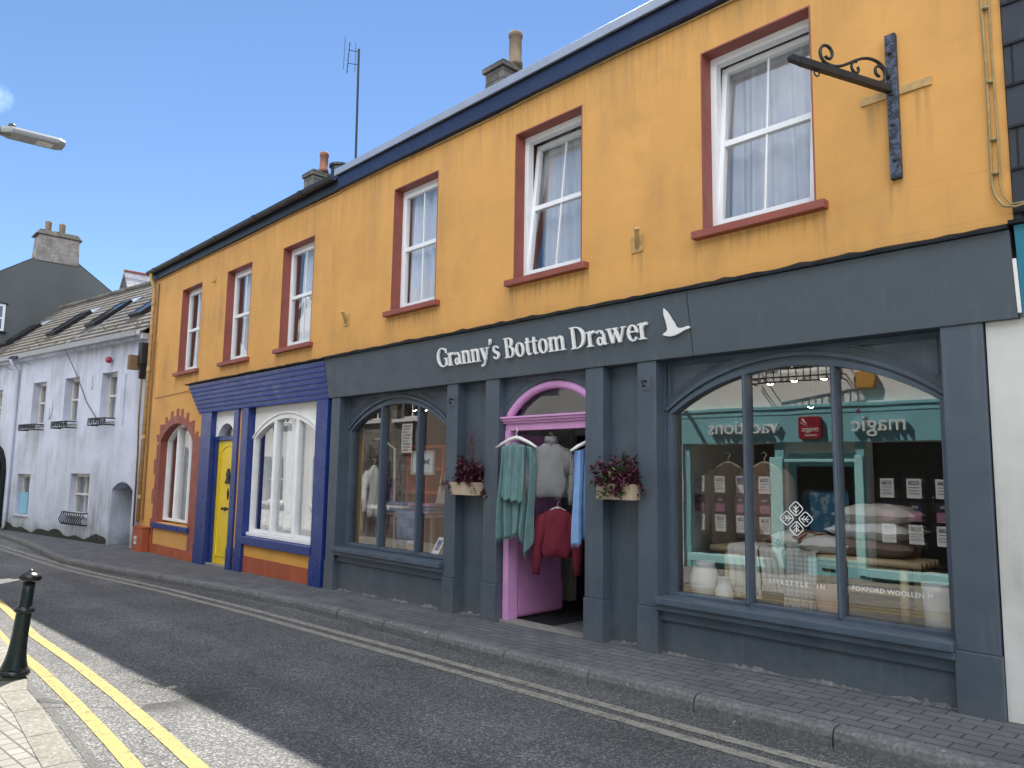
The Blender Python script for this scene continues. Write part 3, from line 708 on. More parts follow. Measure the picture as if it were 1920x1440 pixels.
# blue boarded fascia on the left house: 7 boards, each with a rounded bead on its lower edge; sloping left end
NB = 7
fb = MB()
for i in range(NB):
    za, zb = lerp(ZF0, ZF1-.01, i/NB), lerp(ZF0, ZF1-.01, (i+1)/NB)-.0015
    xa, xb = lerp(-13.68, -14.05, i/NB), lerp(-13.68, -14.05, (i+1)/NB)
    ya, yb = fy(za), fy(zb)
    fb.hexa([(xa, ya, za), (-9.183, ya, za), (-9.183, -.003, za), (xa, -.003, za), (xb, yb, zb), (-9.183, yb, zb), (-9.183, -.003, zb), (xb, -.003, zb)])
    fb.tube([(xa-.004, ya-.004, za+.009), (-9.183, ya-.004, za+.009)], .013, 8)
fb.build('fascia_board', M['blue_wood'], LEFT)
MB().hexa([(-13.64, -.02, ZF0), (-9.19, -.02, ZF0), (-9.19, -.002, ZF0), (-13.64, -.002, ZF0), (-14.0, -.095, ZF1-.012), (-9.19, -.095, ZF1-.012), (-9.19, -.002, ZF1-.012), (-14.0, -.002, ZF1-.012)]).build('fascia_backing', M['blue'], LEFT)

# ------------------------------------------------------------------ serif lettering
def ribbon(pts, ws):
    """variable-width stroke as polygon quads (2D)"""
    n = len(pts); L = []; Rr = []
    for i in range(n):
        a = Vector(pts[max(0, i-1)]); b = Vector(pts[min(n-1, i+1)]); d = (b-a).normalized(); q = Vector((-d.y, d.x)); p = Vector(pts[i]); w = ws[i] if isinstance(ws, (list, tuple)) else ws
        L.append(p+q*w/2); Rr.append(p-q*w/2)
    return (L, Rr)
def bez(p0, p1, p2, p3, n=8):
    return [tuple((1-t)**3*a+3*(1-t)**2*t*b+3*(1-t)*t*t*c+t**3*d for a, b, c, d in zip(p0, p1, p2, p3)) for t in [i/n for i in range(n+1)]]
def ring(cx, cy, rx, ry, ts, tt, a0=0, a1=360, n=28, tilt=0):
    O, I = [], []
    for i in range(n+1):
        t = R(lerp(a0, a1, i/n)); O.append(Vector((cx+rx*math.cos(t), cy+ry*math.sin(t)))); t2 = t-tilt; I.append(Vector((cx+(rx-ts)*math.cos(t), cy+(ry-tt)*math.sin(t)+tilt*.0)))
    return (O, I)
def bar(x0, y0, x1, y1, w): return ribbon([(x0, y0), (x1, y1)], w)
ST, TH, SF = .122, .055, .048
def serif(x, y, w=.30): return bar(x-w/2, y, x+w/2, y, SF)
def flag(x, xh): return ribbon([(x-.15, xh-.045), (x+.07, xh-.01)], [.05, .07])
XH = .66
GL = {
 'G': (.86, [ring(.46, .49, .44, .52, .15, .055, 48, 318), bar(.74, .05, .74, .42, .14), bar(.57, .42, .86, .42, SF), bar(.735, .69, .735, .93, .05), ribbon([(.60, .04), (.72, .09)], [.06, .05])]),
 'r': (.47, [bar(.15, 0, .15, .63, ST), serif(.16, .025, .32), flag(.15, XH), ribbon(bez((.2, .44), (.25, .6), (.33, .66), (.44, .62)), [.04, .05, .06, .08, .1, .11, .12, .12, .11])]),
 'a': (.56, [bar(.40, .06, .40, .5, ST-.01), ribbon(bez((.335, .5), (.33, .68), (.14, .66), (.07, .54)), [.12, .11, .09, .07, .06, .06, .07, .09, .11]), ring(.22, .175, .18, .19, .11, .055), ribbon([(.40, .08), (.47, .02), (.55, .05)], [.1, .07, .03])]),
 'n': (.68, [bar(.15, 0, .15, .63, ST), serif(.15, .025, .29), flag(.15, XH), ribbon(bez((.19, .47), (.3, .66), (.51, .72), (.505, .42)), [.04, .05, .06, .07, .09, .11, .13, .135, .135]), bar(.505, 0, .505, .43, ST), serif(.51, .025, .29)]),
 'm': (1.02, [bar(.15, 0, .15, .63, ST), serif(.15, .025, .28), flag(.15, XH), ribbon(bez((.19, .47), (.3, .66), (.49, .72), (.485, .42)), [.04, .05, .06, .07, .09, .11, .13, .135, .135]), bar(.485, 0, .485, .43, ST), serif(.485, .025, .27), ribbon(bez((.53, .47), (.64, .66), (.85, .72), (.845, .42)), [.04, .05, .06, .07, .09, .11, .13, .135, .135]), bar(.845, 0, .845, .43, ST), serif(.85, .025, .28)]),
 'y': (.62, [bar(.13, .63, .325, .03, .14), serif(.13, XH-.03, .27), ribbon([(.52, .63), (.34, .08), (.24, -.14)], [.06, .065, .07]), serif(.52, XH-.03, .22), ribbon(bez((.25, -.13), (.2, -.25), (.1, -.27), (.04, -.2)), [.07, .07, .075, .08, .09, .1, .1, .1, .09])]),
 "'": (.24, [ribbon([(.12, 1.02), (.15, .93), (.12, .82), (.05, .73)], [.13, .14, .09, .03])]),
 's': (.45, [ribbon(bez((.38, .52), (.32, .68), (.08, .67), (.09, .48))+bez((.09, .48), (.1, .34), (.38, .34), (.37, .17))[1:]+bez((.37, .17), (.36, -.03), (.1, -.03), (.05, .14))[1:], [.05, .05, .06, .06, .07, .08, .09, .10, .10, .11, .12, .13, .135, .135, .13, .12, .11, .1, .09, .08, .07, .06, .06, .05, .05])]),
 'B': (.72, [bar(.17, .0, .17, .97, ST+.01), bar(.03, .025, .4, .025, SF), bar(.03, .95, .4, .95, SF), ring(.36, .745, .235, .23, .14, .05, -90, 90, 14), ring(.38, .27, .29, .27, .15, .05, -90, 90, 14), bar(.2, .525, .4, .525, .05)]),
 'o': (.64, [ring(.32, .32, .28, .35, .13, .055)]),
 't': (.42, [ribbon([(.2, .82), (.19, .6), (.19, .16)], [.08, .13, .13]), bar(.04, .61, .39, .61, .055), ribbon(bez((.19, .18), (.18, -.02), (.32, -.02), (.40, .07)), [.13, .12, .1, .08, .07, .06, .06, .05, .04])]),
 'D': (.88, [bar(.18, .0, .18, .97, ST+.01), bar(.03, .025, .4, .025, SF), bar(.03, .95, .4, .95, SF), ring(.36, .487, .45, .487, .155, .055, -90, 90, 18)]),
 'w': (.94, [bar(.12, .63, .27, .02, .13), bar(.46, .63, .28, .02, .055), bar(.42, .63, .61, .02, .13), bar(.82, .63, .62, .02, .06), serif(.12, XH-.03, .26), serif(.43, XH-.03, .24), serif(.82, XH-.03, .22)]),
 'e': (.56, [ring(.3, .32, .26, .35, .125, .055, 15, 325), bar(.1, .37, .53, .37, .05), ring(.3, .32, .26, .35, .07, .055, -2, 40, 8)]),
}
def serif_word(mb, word, x0, x1, zb, cap, tr=None):
    tot = sum(GL[c][0] for c in word); sx = (x1-x0)/tot; x = x0; k = 0
    for c in word:
        for A, B in GL[c][1]:
            k += 1; e = (k % 9)*.00035
            n = len(A); v = []
            fr = lambda p, o: (x+p.x*sx, fy(zb+p.y*cap)-o, zb+p.y*cap)
            for P in (A, B): v += [fr(p, .034+e) for p in P]
            for P in (A, B): v += [fr(p, .012) for p in P]
            f = []
            for i in range(n-1):
                f += [(i, i+1, n+i+1, n+i), (2*n+i+1, 2*n+i, 3*n+i, 3*n+i+1), (i+1, i, 2*n+i, 2*n+i+1), (n+i, n+i+1, 3*n+i+1, 3*n+i)]
            f += [(0, n, 3*n, 2*n), (n-1, 3*n-1, 4*n-1, 2*n-1)]
            mb.add(v, f)
        x += GL[c][0]*sx
for wd, xa_, xb_, zb_ in (("Granny's", -6.70, -5.67, 2.765), ("Bottom", -5.595, -4.755, 2.758), ("Drawer", -4.695, -3.80, 2.752)):
    lt = MB(); serif_word(lt, wd, xa_, xb_, zb_, .205); lt.build('lettering', M['letter'], RIGHT)
SW = [(-3.63, 2.98), (-3.6, 2.95), (-3.58, 2.92), (-3.56, 2.88), (-3.54, 2.85), (-3.53, 2.82), (-3.515, 2.808), (-3.48, 2.80), (-3.45, 2.802), (-3.43, 2.806), (-3.41, 2.808), (-3.392, 2.796), (-3.41, 2.786), (-3.44, 2.782), (-3.47, 2.772), (-3.51, 2.757), (-3.55, 2.747), (-3.6, 2.745), (-3.64, 2.755), (-3.665, 2.765), (-3.65, 2.778), (-3.625, 2.787), (-3.612, 2.805), (-3.615, 2.84), (-3.622, 2.88), (-3.635, 2.93)]
mb = MB(); n = len(SW)
mb.add([(a, fy(b)-.03, b) for a, b in SW]+[(a, fy(b)-.012, b) for a, b in SW], [tuple(range(n)), tuple(range(2*n-1, n-1, -1))]+[(i, i+n, (i+1) % n+n, (i+1) % n) for i in range(n)])
mb.build('swan_emblem', M['letter'], RIGHT)

# ------------------------------------------------------------------ charcoal shopfront
YP, YR = -.02, .11          # pilaster face, recessed panel face
def pilaster(house, x0, x1, mat, z1=ZF0, plinth=.42, y=YP, back=.3):
    zb = gz((x0+x1)/2)-.05; mb = MB()
    mb.box(x0, x1, y, back, zb+plinth, z1); mb.box(x0-.006, x1+.006, y-.012, back-.003, zb, zb+plinth-.001)
    return mb.build('pilaster', mat, house, bevel=.006)
for a, b in ((-9.115, -8.90), (-6.62, -6.43), (-5.97, -5.76), (-4.58, -4.37), (-3.985, -3.79), (-1.585, -1.345)): pilaster(RIGHT, a, b, M['charcoal'])
BX('wall_panel', M['charcoal'], RIGHT, -6.43, -5.97, YR, .3, gz(-6.2)-.05, ZF0)
BX('wall_panel', M['charcoal'], RIGHT, -4.37, -3.985, YR, .3, gz(-4.2)-.05, ZF0)
BX('fascia_soffit', M['charcoal'], RIGHT, -9.1, XB1, -.0, .31, ZF0-.001, 2.95)
def arch_window(house, x0, x1, zs, z_spring, zc, mulls, matf, y=.15, yg=.17, fw=.05, glassm=None, ztop=None, spand=None, panel_mat=None, sill=True, mw=.021, trim=True):
    """shop window with a segmental arch: spandrel panel, moulded arch rim, frame, mullions, glass"""
    win = None
    a = arc(x0, x1, z_spring, zc, 28)
    if ztop:
        pan = MB(); pan.strip([(x, ztop) for x, _ in a], a, y-.02, y+.10)
        win = pan.build('shop_window', panel_mat or matf, house)
    fr = MB()
    inner = arc(x0+fw, x1-fw, z_spring, zc-fw, 28)
    fr.strip(a, inner, y-.035, yg+.03)
    fr.box(x0, x0+fw, y-.033, yg+.03, zs, z_spring); fr.box(x1-fw, x1, y-.033, yg+.03, zs, z_spring); fr.box(x0+fw, x1-fw, y-.03, yg+.03, zs, zs+fw*.8)
    if trim:
        fr.strip(arc(x0-.055, x1+.055, z_spring, zc+.055, 28), arc(x0-.02, x1+.02, z_spring, zc+.02, 28), y-.05, y-.018)
    for m in mulls:
        zt = min(pl(inner, m-mw), pl(inner, m+mw))+.01
        fr.box(m-mw, m+mw, y-.03, yg+.03, zs+fw*.8, zt); fr.tube([(m, y-.033, zs+.03), (m, y-.033, zt-.005)], mw*.8, 8)
    if win is None: win = fr.build('window', matf, house, bevel=.004); fo = win
    else: fo = fr.build('frame', matf, win, bevel=.004)
    g = MB(); n = len(inner); gl = [(p[0]-.0, p[1]+.01) for p in inner]
    poly = [(x0+fw-.01, zs+.01), (x1-fw+.01, zs+.01)]+[(x1-fw+.01, z_spring)]+[(q[0], q[1]+.01) for q in reversed(inner[1:-1])]+[(x0+fw-.01, z_spring)]
    g.add([(p[0], yg, p[1]) for p in poly], [tuple(range(len(poly)))])
    g.build('pane', glassm or M['glass_shop'], win)
    return win
W1 = arch_window(RIGHT, -8.86, -6.72, .62, 2.12, 2.485, (-8.10, -7.32), M['charcoal_wood'], ztop=ZF0, panel_mat=M['charcoal'])
W2 = arch_window(RIGHT, -3.775, -1.60, .60, 2.12, 2.485, (-3.05, -2.345), M['charcoal_wood'], ztop=ZF0, panel_mat=M['charcoal'])
for w, (x0, x1, zc) in ((W1, (-8.9, -6.62, 2.485)), (W2, (-3.79, -1.585, 2.485))):
    # side infill + incised spandrel panels
    zb = gz((x0+x1)/2)-.05
    xi0, xi1 = (-8.86, -6.72) if w is W1 else (-3.775, -1.60)
    BX('side_board', M['charcoal'], w, x0, xi0, .10, .22, .62, ZF0); BX('side_board', M['charcoal'], w, xi1, x1, .10, .22, .62, ZF0)
    sd_ = MB(); sd_.box(x0-.0, x1+.0, -.075, .19, .555, .615); sd_.box(x0, x1, -.045, .19, .505, .5535); sd_.box(x0, x1, .02, .19, .42, .5035)
    sd_.build('sill', M['charcoal_wood'], w, bevel=.01)
    BX('stall_riser', M['charcoal'], w, x0, x1, .055, .3, zb, .419)
    for sgn in (0, 1):
        xa = xi0 if sgn == 0 else xi1; d = 1 if sgn == 0 else -1
        ar = arc(xi0-.09, xi1+.09, 2.12, 2.575, 40)
        top = 2.535; pts = [(xa+d*.05, top)]
        cur = [(x, z) for x, z in ar if (x-(xa+d*.05))*d > 0 and z < top-.02 and abs(x-xa) < .9]
        if d < 0: cur = cur[::-1]
        loop = [(xa+d*.04, top), (xa+d*.04, cur[0][1]+.04)]+[(x, z+.03) for x, z in cur if z+.03 < top]
        loop = loop+[(loop[-1][0]+d*.05, top)]
        MB().tube([(x, .098, z) for x, z in loop], .006, 5, closed=True).build('panel_moulding', M['charcoal'], w)

# doorway -----------------------------------------------------------
DX0, DX1, DS, DC = -5.745, -4.42, 2.17, 2.505
dw = MB(); cxm = (DX0+DX1)/2
oa = arc(DX0, DX1, DS, DC, 28); ia = arc(DX0+.075, DX1-.075, DS, DC-.075, 28)
dw.box(DX0, DX0+.075, .06, .2, gz(-5.7)-.02, 2.03)
DOORWAY = dw.build('doorway', M['pink'], RIGHT, bevel=.006)
MB().box(DX1-.075, DX1, .06, .2, gz(-4.5)-.02, 2.03).build('door_jamb', M['pink'], DOORWAY, bevel=.006)
MB().tube([(x, .09, z-.0) for x, z in arc(DX0+.035, DX1-.035, DS+.0, DC-.035, 32)], .042, 10).build('arch_moulding', M['pink'], DOORWAY, smooth=True)
tr = MB(); tr.box(DX0-.0, DX1, .07, .2, 2.03, 2.10); tr.box(DX0-.015, DX1, .045, .2, 2.101, 2.125); tr.box(DX0-.03, DX1, .02, .2, 2.126, 2.15); tr.box(DX0-.045, DX1, .0, .2, 2.151, 2.172)
tr.build('transom', M['pink'], DOORWAY, bevel=.004)
g = MB(); poly = [(x, z) for x, z in ia]; g.add([(x, .14, z) for x, z in poly], [tuple(range(len(poly)))]); g.build('fanlight', M['glass_shop'], DOORWAY)
sp_ = MB(); sp_.strip([(x, ZF0) for x, _ in arc(DX0-.01, DX1+.01, DS, DC+.012, 28)], arc(DX0-.01, DX1+.01, DS, DC+.012, 28), .075, .2); sp_.box(-5.76, DX0-.01, .075, .2, 0, ZF0); sp_.box(DX1+.01, -4.385, .075, .2, 2.0, ZF0)
SPD = sp_.build('spandrel', M['charcoal'], DOORWAY)
for d, xa in ((1, DX0+.015), (-1, DX1-.015)):
    cur = [(x, z) for x, z in arc(DX0-.08, DX1+.08, DS, DC+.09, 44) if (x-xa)*d > 0 and z < 2.53 and abs(x-xa) < .45]
    if d < 0: cur = cur[::-1]
    lp = [(xa, 2.535)]+[(xa, cur[0][1]+.03)]+[(x, z+.0) for x, z in cur if z < 2.52]; lp.append((lp[-1][0]+d*.03, 2.535))
    MB().tube([(x, .073, z) for x, z in lp], .005, 5, closed=True).build('panel_moulding', M['charcoal'], DOORWAY)
# opened door leaf (hinged left, swung in)
dl = MB(); ang = R(93); hx, hy = DX0+.055, .205
cA, sA = math.cos(ang), math.sin(ang)
def dp(u, t, z): return (hx+u*cA-t*sA, hy+u*sA+t*cA, z)
def dbox(mb, u0, u1, t0, t1, z0, z1):
    mb.hexa([dp(u0, t0, z0), dp(u1, t0, z0), dp(u1, t1, z0), dp(u0, t1, z0), dp(u0, t0, z1), dp(u1, t0, z1), dp(u1, t1, z1), dp(u0, t1, z1)])
zf = gz(-5.4)+.02
for k in range(5): dbox(dl, .01+k*.142, .01+(k+1)*.142-.004, 0, .03, zf, 2.0)
DOOR = dl.build('door', M['pink_wood'], RIGHT, bevel=.004)
kb = MB(); dbox(kb, .012, .72, -.016, -.001, zf+.02, zf+.30); kb.build('kick_board', M['pink_wood'], DOOR, bevel=.004)
for z_ in (zf+.4, 1.6):
    hb = MB(); dbox(hb, -.012, -.002, .0, .03, z_, z_+.12); hb.build('hinge', M['iron'], DOOR)
# vestibule: pale right/back wall, post, inner navy door
vz = gz(-5.2)
VB = MB(); VB.box(-6.29, -4.33, .205, 1.55, vz-.06, vz-.0); VBO = VB.build('threshold', M['lead'], DOORWAY)
MB().box(-5.75, -4.40, .02, .2, vz-.03, vz+.012).build('door_step', M['concrete'], DOORWAY, bevel=.005)
iw = MB(); iw.box(-6.3, -6.08, 1.5, 1.6, vz, 2.7); iw.box(-5.02, -4.25, 1.5, 1.6, vz, 2.7); iw.box(-6.08, -5.02, 1.5, 1.6, 2.05, 2.7); iw.box(-4.32, -4.25, .3, 1.5, vz, 2.7); iw.box(-6.4, -6.3, .3, 1.6, vz, 2.7)
iw.build('vestibule_wall', M['cream_post'], DOORWAY)
MB().box(-6.20, -6.07, 1.44, 1.499, vz, 2.12).build('inner_post', M['cream_post'], DOORWAY, bevel=.006)
MB().box(-6.08, -5.02, 1.56, 1.6, vz, 2.05).box(-5.95, -5.15, 1.545, 1.559, vz+.2, 1.0).box(-5.95, -5.15, 1.545, 1.559, 1.1, 1.9).build('inner_door', M['navy_door'], DOORWAY, bevel=.006)

# shop interior (part of the right house)
fl = MB(); fl.box(XA1+.31, -6.45, .31, 5.5, .0, .55); SHOPI = fl.build('display_floor', M['floor_wood'], RIGHT)
MB().box(-3.98, XB1-.31, .31, 1.6, .0, .575).build('display_floor', M['floor_wood'], RIGHT)
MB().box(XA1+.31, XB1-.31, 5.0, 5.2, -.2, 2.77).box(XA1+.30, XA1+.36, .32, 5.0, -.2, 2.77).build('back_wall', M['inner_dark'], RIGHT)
MB().box(-6.44, -6.40, .31, 5., -.2, 2.77).box(-4.249, -4.20, .31, 5, -.2, 2.77).build('partition', M['inner_dark'], RIGHT)
MB().box(XA1+.36, XB1-.31, .32, 5.0, -.25, -.15).build('shop_floor', M['floor_wood'], RIGHT)
# blind wall strip behind pilasters so no daylight leaks
# ------------------------------------------------------------------ blue shopfront (left house)
def bpil(x0, x1, mat=None): return pilaster(LEFT, x0, x1, mat or M['blue'], ZF0, .4, -.035)
bpil(-13.56, -13.12); bpil(-12.20, -12.02); bpil(-11.90, -11.66); bpil(-9.50, -9.19)
MB().box(-12.02, -11.90, -.0, .3, gz(-12)-.05+.3, ZF0).build('wall_panel', M['ochre_plain'], LEFT)
MB().box(-12.02, -11.90, -.004, .3, gz(-12)-.05, gz(-12)-.05+.299).build('plinth', M['orange_red'], LEFT)
BX('fascia_soffit', M['blue'], LEFT, -13.6, XA1, .0, .31, ZF0-.001, 2.95)
# right white arched window
WWX0, WWX1 = -11.66, -9.48
ww = arch_window(LEFT, WWX0+.02, WWX1-.02, .62, 2.08, 2.42, (-10.90, -10.20), M['white_wood'], y=.10, yg=.12, fw=.055, glassm=M['glass'], ztop=ZF0, panel_mat=M['white_smooth'], mw=.03)
MB().box(WWX0, WWX1, .03, .3, .56, .615).build('sill', M['white_wood'], ww, bevel=.008)
MB().box(WWX0-.03, WWX1-.0, -.05, .3, .43, .555).build('sill', M['blue'], ww, bevel=.008)
MB().box(WWX0-.02, WWX1, .01, .3, .25, .429).build('stall_riser', M['ochre_plain'], ww)
MB().box(WWX0-.02, WWX1, .004, .3, -.1, .249).build('plinth', M['orange_red'], ww)
MB().grid(waves(WWX0+.05, WWX1-.05, .62, 2.45, .24, .016, 15, 71), 260, 10).build('curtain', M['net_thin'], ww, smooth=True)
mbx = MB().grid(waves(-10.75, -10.35, .7, 2.45, .19, .014, 6, 72), 80, 10)
mbx.build('curtain', M['net'], ww, smooth=True)
# white scrollwork low on the panes
for cx_ in (-11.3, -10.75, -10.45, -9.95, -9.72):
    sc = MB()
    for s_ in (-1, 1):
        sc.tube([(cx_+s_*(.02+.05*math.exp(-.22*t)*math.cos(t)), .145, .80+.07*math.exp(-.22*t)*math.sin(t)) for t in [i*.5 for i in range(17)]], .006, 5)
        sc.tube([(cx_+s_*(.02+.04*math.exp(-.22*t)*math.cos(t)), .145, .92-.06*math.exp(-.22*t)*math.sin(t)) for t in [i*.5 for i in range(17)]], .005, 5)
    sc.build('scrollwork', M['white_wood'], ww)
# yellow door with fanlight
dr = MB(); zd = gz(-12.75)
dr.box(-13.06, -12.20, .10, .15, zd+.03, 2.07)
YD = dr.build('door', M['yellow'], LEFT, bevel=.004)
mo = MB()
for z0, z1 in ((zd+.16, 1.98),):
    x0, x1 = -12.93, -12.33
    mo.tube([(x0, .098, z0), (x1, .098, z0), (x1, .098, z1-.12)]+[(cx, .098, cz) for cx, cz in arc(x0, x1, z1-.12, z1, 8)[::-1][1:-1]]+[(x0, .098, z1-.12)], .011, 6, closed=True)
mo.build('panel_moulding', M['yellow'], YD, smooth=True)
MB().lathe([(.012, 0), (.014, .03), (.03, .045), (.034, .065), (.024, .085), (.004, .09)], (-12.50, .098, .93), 14, (0, -1, 0)).build('door_knob', M['iron'], YD, smooth=True)
MB().lathe([(.012, 0), (.014, .03), (.026, .04), (.028, .055), (.004, .07)], (-12.66, .098, .93), 14, (0, -1, 0)).build('door_knob', M['iron'], YD, smooth=True)
kk = MB(); kk.prism([(-12.55, 1.60), (-12.48, 1.48), (-12.51, 1.43), (-12.47, 1.34), (-12.55, 1.37), (-12.65, 1.34), (-12.59, 1.45), (-12.62, 1.5)], .06, .098); kk.build('door_knocker', M['iron'], YD, bevel=.006)
MB().prism([(-12.55, 1.27), (-12.52, 1.18), (-12.55, 1.08), (-12.58, 1.18)], .08, .098).build('keyhole_plate', M['iron'], YD, bevel=.004)
MB().box(-13.12, -12.20, .0, .2, -.1, zd+.03).build('door_step', M['concrete'], YD, bevel=.006)
fr = MB(); fr.box(-13.12, -12.20, .06, .2, 2.075, 2.14); fr.box(-13.12, -13.06, .05, .2, zd, 2.075)
fr.build('door_frame', M['blue'], LEFT, bevel=.004)
fa = arc(-13.05, -12.26, 2.15, 2.42, 20)
fp = MB(); fp.strip([(x, ZF0) for x, _ in fa], fa, .06, .2); fp.box(-13.12, -13.05, .06, .2, 2.14, ZF0); fp.box(-12.26, -12.20, .06, .2, 2.14, ZF0)
FAN = fp.build('fanlight', M['white_smooth'], LEFT)
fp = MB(); fp.strip(fa, arc(-13.05+.06, -12.26-.06, 2.15, 2.36, 20), .045, .19); fp.build('frame', M['white_wood'], FAN, smooth=False)
g = MB(); poly = arc(-13.0, -12.31, 2.145, 2.37, 20); g.add([(x, .15, z) for x, z in poly], [tuple(range(len(poly)))]); g.build('pane', M['glass'], FAN)
# the far left arched window with castellated brick red surround
a0, a1, s0, s1 = -15.62, -13.98, 2.10, 2.43
AWn = arch_window(LEFT, a0, a1, .58, s0, s1, (-15.04, -14.40), M['white_wood'], y=.16, yg=.18, fw=.055, glassm=M['glass'], mw=.03, trim=False)
# ochre infill above the arch inside the rectangular hole + red reveal
ar = arc(a0-.0, a1+.0, s0, s1, 24)
MB().strip([(x, 2.44) for x, z in ar], ar, .0, .31).build('wall_infill', M['brick_red'], AWn)
MB().box(AW[0], a0, -.004, .31, .54, 2.44).build('reveal', M['brick_red'], AWn); MB().box(a1, AW[1], -.004, .31, .54, 2.44).build('reveal', M['brick_red'], AWn)
su = MB()
oar = arc(a0-.14, a1+.14, s0+.02, s1+.15, 30); iar = arc(a0-.0, a1+.0, s0+.0, s1+.004, 30)
su.strip(oar, iar, -.012, -.0005)
for i in range(9):          # radiating upstands
    t = i/8; k = int(t*30); p = Vector(oar[k]); c = Vector(((a0+a1)/2, .9)); d = (p-c).normalized(); q = Vector((-d.y, d.x))
    d = (d+Vector((0, 1.1))).normalized(); q = Vector((-d.y, d.x)) if False else Vector((-1, 0))
    w = .058; h = .135; su.prism([tuple(p-d*.02+q*w), tuple(p-d*.02-q*w), tuple(p+d*h-q*w), tuple(p+d*h+q*w)], -.0115, -.0008)
z = s0-.05; k = 0
while z > .1:               # alternating quoins down both sides
    e = .18 if k % 2 else .08
    su.box(AW[0]-e, AW[0]+.002, -.011, -.0006, max(z-.29, -.05), z); z -= .29; k += 1
su.box(AW[1]-.002, -13.57, -.011, -.0006, -.1, 2.16)
su.build('painted_surround', M['brick_red'], AWn)
MB().box(AW[0]-.02, AW[1]+.06, -.05, .3, .44, .535).build('sill', M['blue'], AWn, bevel=.008)
MB().box(AW[0]-.28, -13.57, -.014, -.0003, -.2, .13).build('plinth', M['orange_red'], AWn)
MB().grid(waves(a0-.1, a1+.1, .6, 2.45, .30, .016, 13, 81), 220, 8).build('curtain', M['net_thin'], AWn, smooth=True)

# house numbers of rooms behind left shop: dark back wall
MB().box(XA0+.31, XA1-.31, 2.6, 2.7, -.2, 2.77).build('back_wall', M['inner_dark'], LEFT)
MB().box(XA0+.31, XA1-.31, .32, 2.6, -.25, -.12).build('inner_floor', M['floor_wood'], LEFT)

# ------------------------------------------------------------------ things fixed on the ochre houses
# downpipe at the far left corner
dpz = MB(); X, Y = -16.42, -.07
dpz.tube([(-16.5, -.125, ZT+.09), (-16.5, -.125, ZT-.02), (-16.44, -.08, ZT-.2), (X, Y, ZT-.3), (X, Y, .5)], .036, 10)
for z in (5.0, 3.6, 2.2, 1.0): dpz.lathe([(.044, -.04), (.046, -.03), (.046, .03), (.044, .04)], (X, Y, z), 12)
tag(dpz.build('downpipe', M['ochre_cable'], None, smooth=True), 'ochre painted downpipe at left corner of blue shopfront house', 'downpipe')
dk = MB()
dk.tube([(-16.30, -.02, ZT-.15), (-16.30, -.02, 4.4), (-16.29, -.025, 3.4), (-16.31, -.02, 2.4), (-16.30, -.02, .55)], .014, 6)
tag(dk.build('cable', M['copper'], None), 'brown cable running down beside the ochre downpipe', 'cable')
ub = MB(); ub.box(-16.42, -15.86, -.16, -.016, -.15, .40)
UB = empty('utility_cabinet', 'orange red boxed plinth at pavement corner below the downpipe', 'cabinet', (-16.14, -.09, -.05))
ub.build('cabinet_body', M['orange_red'], UB, bevel=.012)
MB().box(-16.43, -15.85, -.17, -.016, .401, .43).build('cabinet_top', M['orange_red'], UB, bevel=.008)
MB().box(-16.26, -16.12, -.175, -.161, .08, .15).box(-16.26, -16.12, -.175, -.161, .17, .24).build('vent_plate', M['cream_wood'], UB, bevel=.01)
# electricity bracket at the corner
JB = empty('junction_box', 'dark utility junction boxes on corner beside ochre downpipe', 'junction box', (-16.66, -.12, 3.9))
MB().box(-16.76, -16.56, -.2, -.04, 3.72, 4.18).build('box_body', M['black'], JB, bevel=.02)
MB().box(-16.92, -16.76, -.34, -.14, 3.62, 3.92).box(-16.9, -16.80, -.345, -.3405, 3.66, 3.72).build('meter_box', M['copper'], JB, bevel=.02)
MB().prism([(-16.74, 3.72), (-16.58, 3.72), (-16.63, 3.42), (-16.68, 3.42)], -.18, -.06).build('cable_spout', M['black'], JB, bevel=.01)
cb = MB(); cb.tube([(-16.655, -.12, 3.45), (-16.66, -.12, 2.6), (-16.63, -.1, 1.9), (-16.6, -.09, .4)], .02, 7); tag(cb.build('cable', M['copper'], None, smooth=True), 'thick brown cable dropping from the junction box', 'cable')
cb = MB(); cb.tube([(-16.25, -.012, 4.25), (-16.2, -.012, 4.1), (-16.22, -.012, 3.2), (-16.1, -.012, 3.0), (-14.6, -.012, 3.02), (-14.1, -.03, 3.04)], .007, 6); tag(cb.build('cable', M['ochre_cable'], None), 'thin ochre cable looped along wall to blue boarded fascia', 'cable')
# flag pole holders
def holder(x, z, label, tilt=(-.12, -.18, .16), small=False):
    h = empty('flagpole_holder', label, 'flagpole holder', (x, 0, z), group='ochre flagpole holders on the facade')
    s = .6 if small else 1
    MB().box(x-.055*s, x+.075*s, -.012, .0, z-.10*s, z+.06*s).build('mounting_plate', M['ochre_cable'], h, bevel=.004)
    t = Vector(tilt)*s; p = Vector((x+.01, -.008, z-.05*s)); q = p+t; d = t.normalized()
    MB().tube([p, q], .022*s, 10).tube([q-d*.004, q+d*.006], .026*s, 10).build('socket', M['ochre_cable'], h, smooth=False)
    return h
holder(-4.0, 3.66, 'ochre flagpole socket between the two tilted open windows', (.07, -.10, .13))
holder(-8.86, 3.63, 'ochre flagpole socket below the joint of the two houses', (.06, -.10, .13))
holder(-13.42, 5.0, 'small rusty hook bracket between the two leftmost upper windows', (.06, -.10, -.09), True)
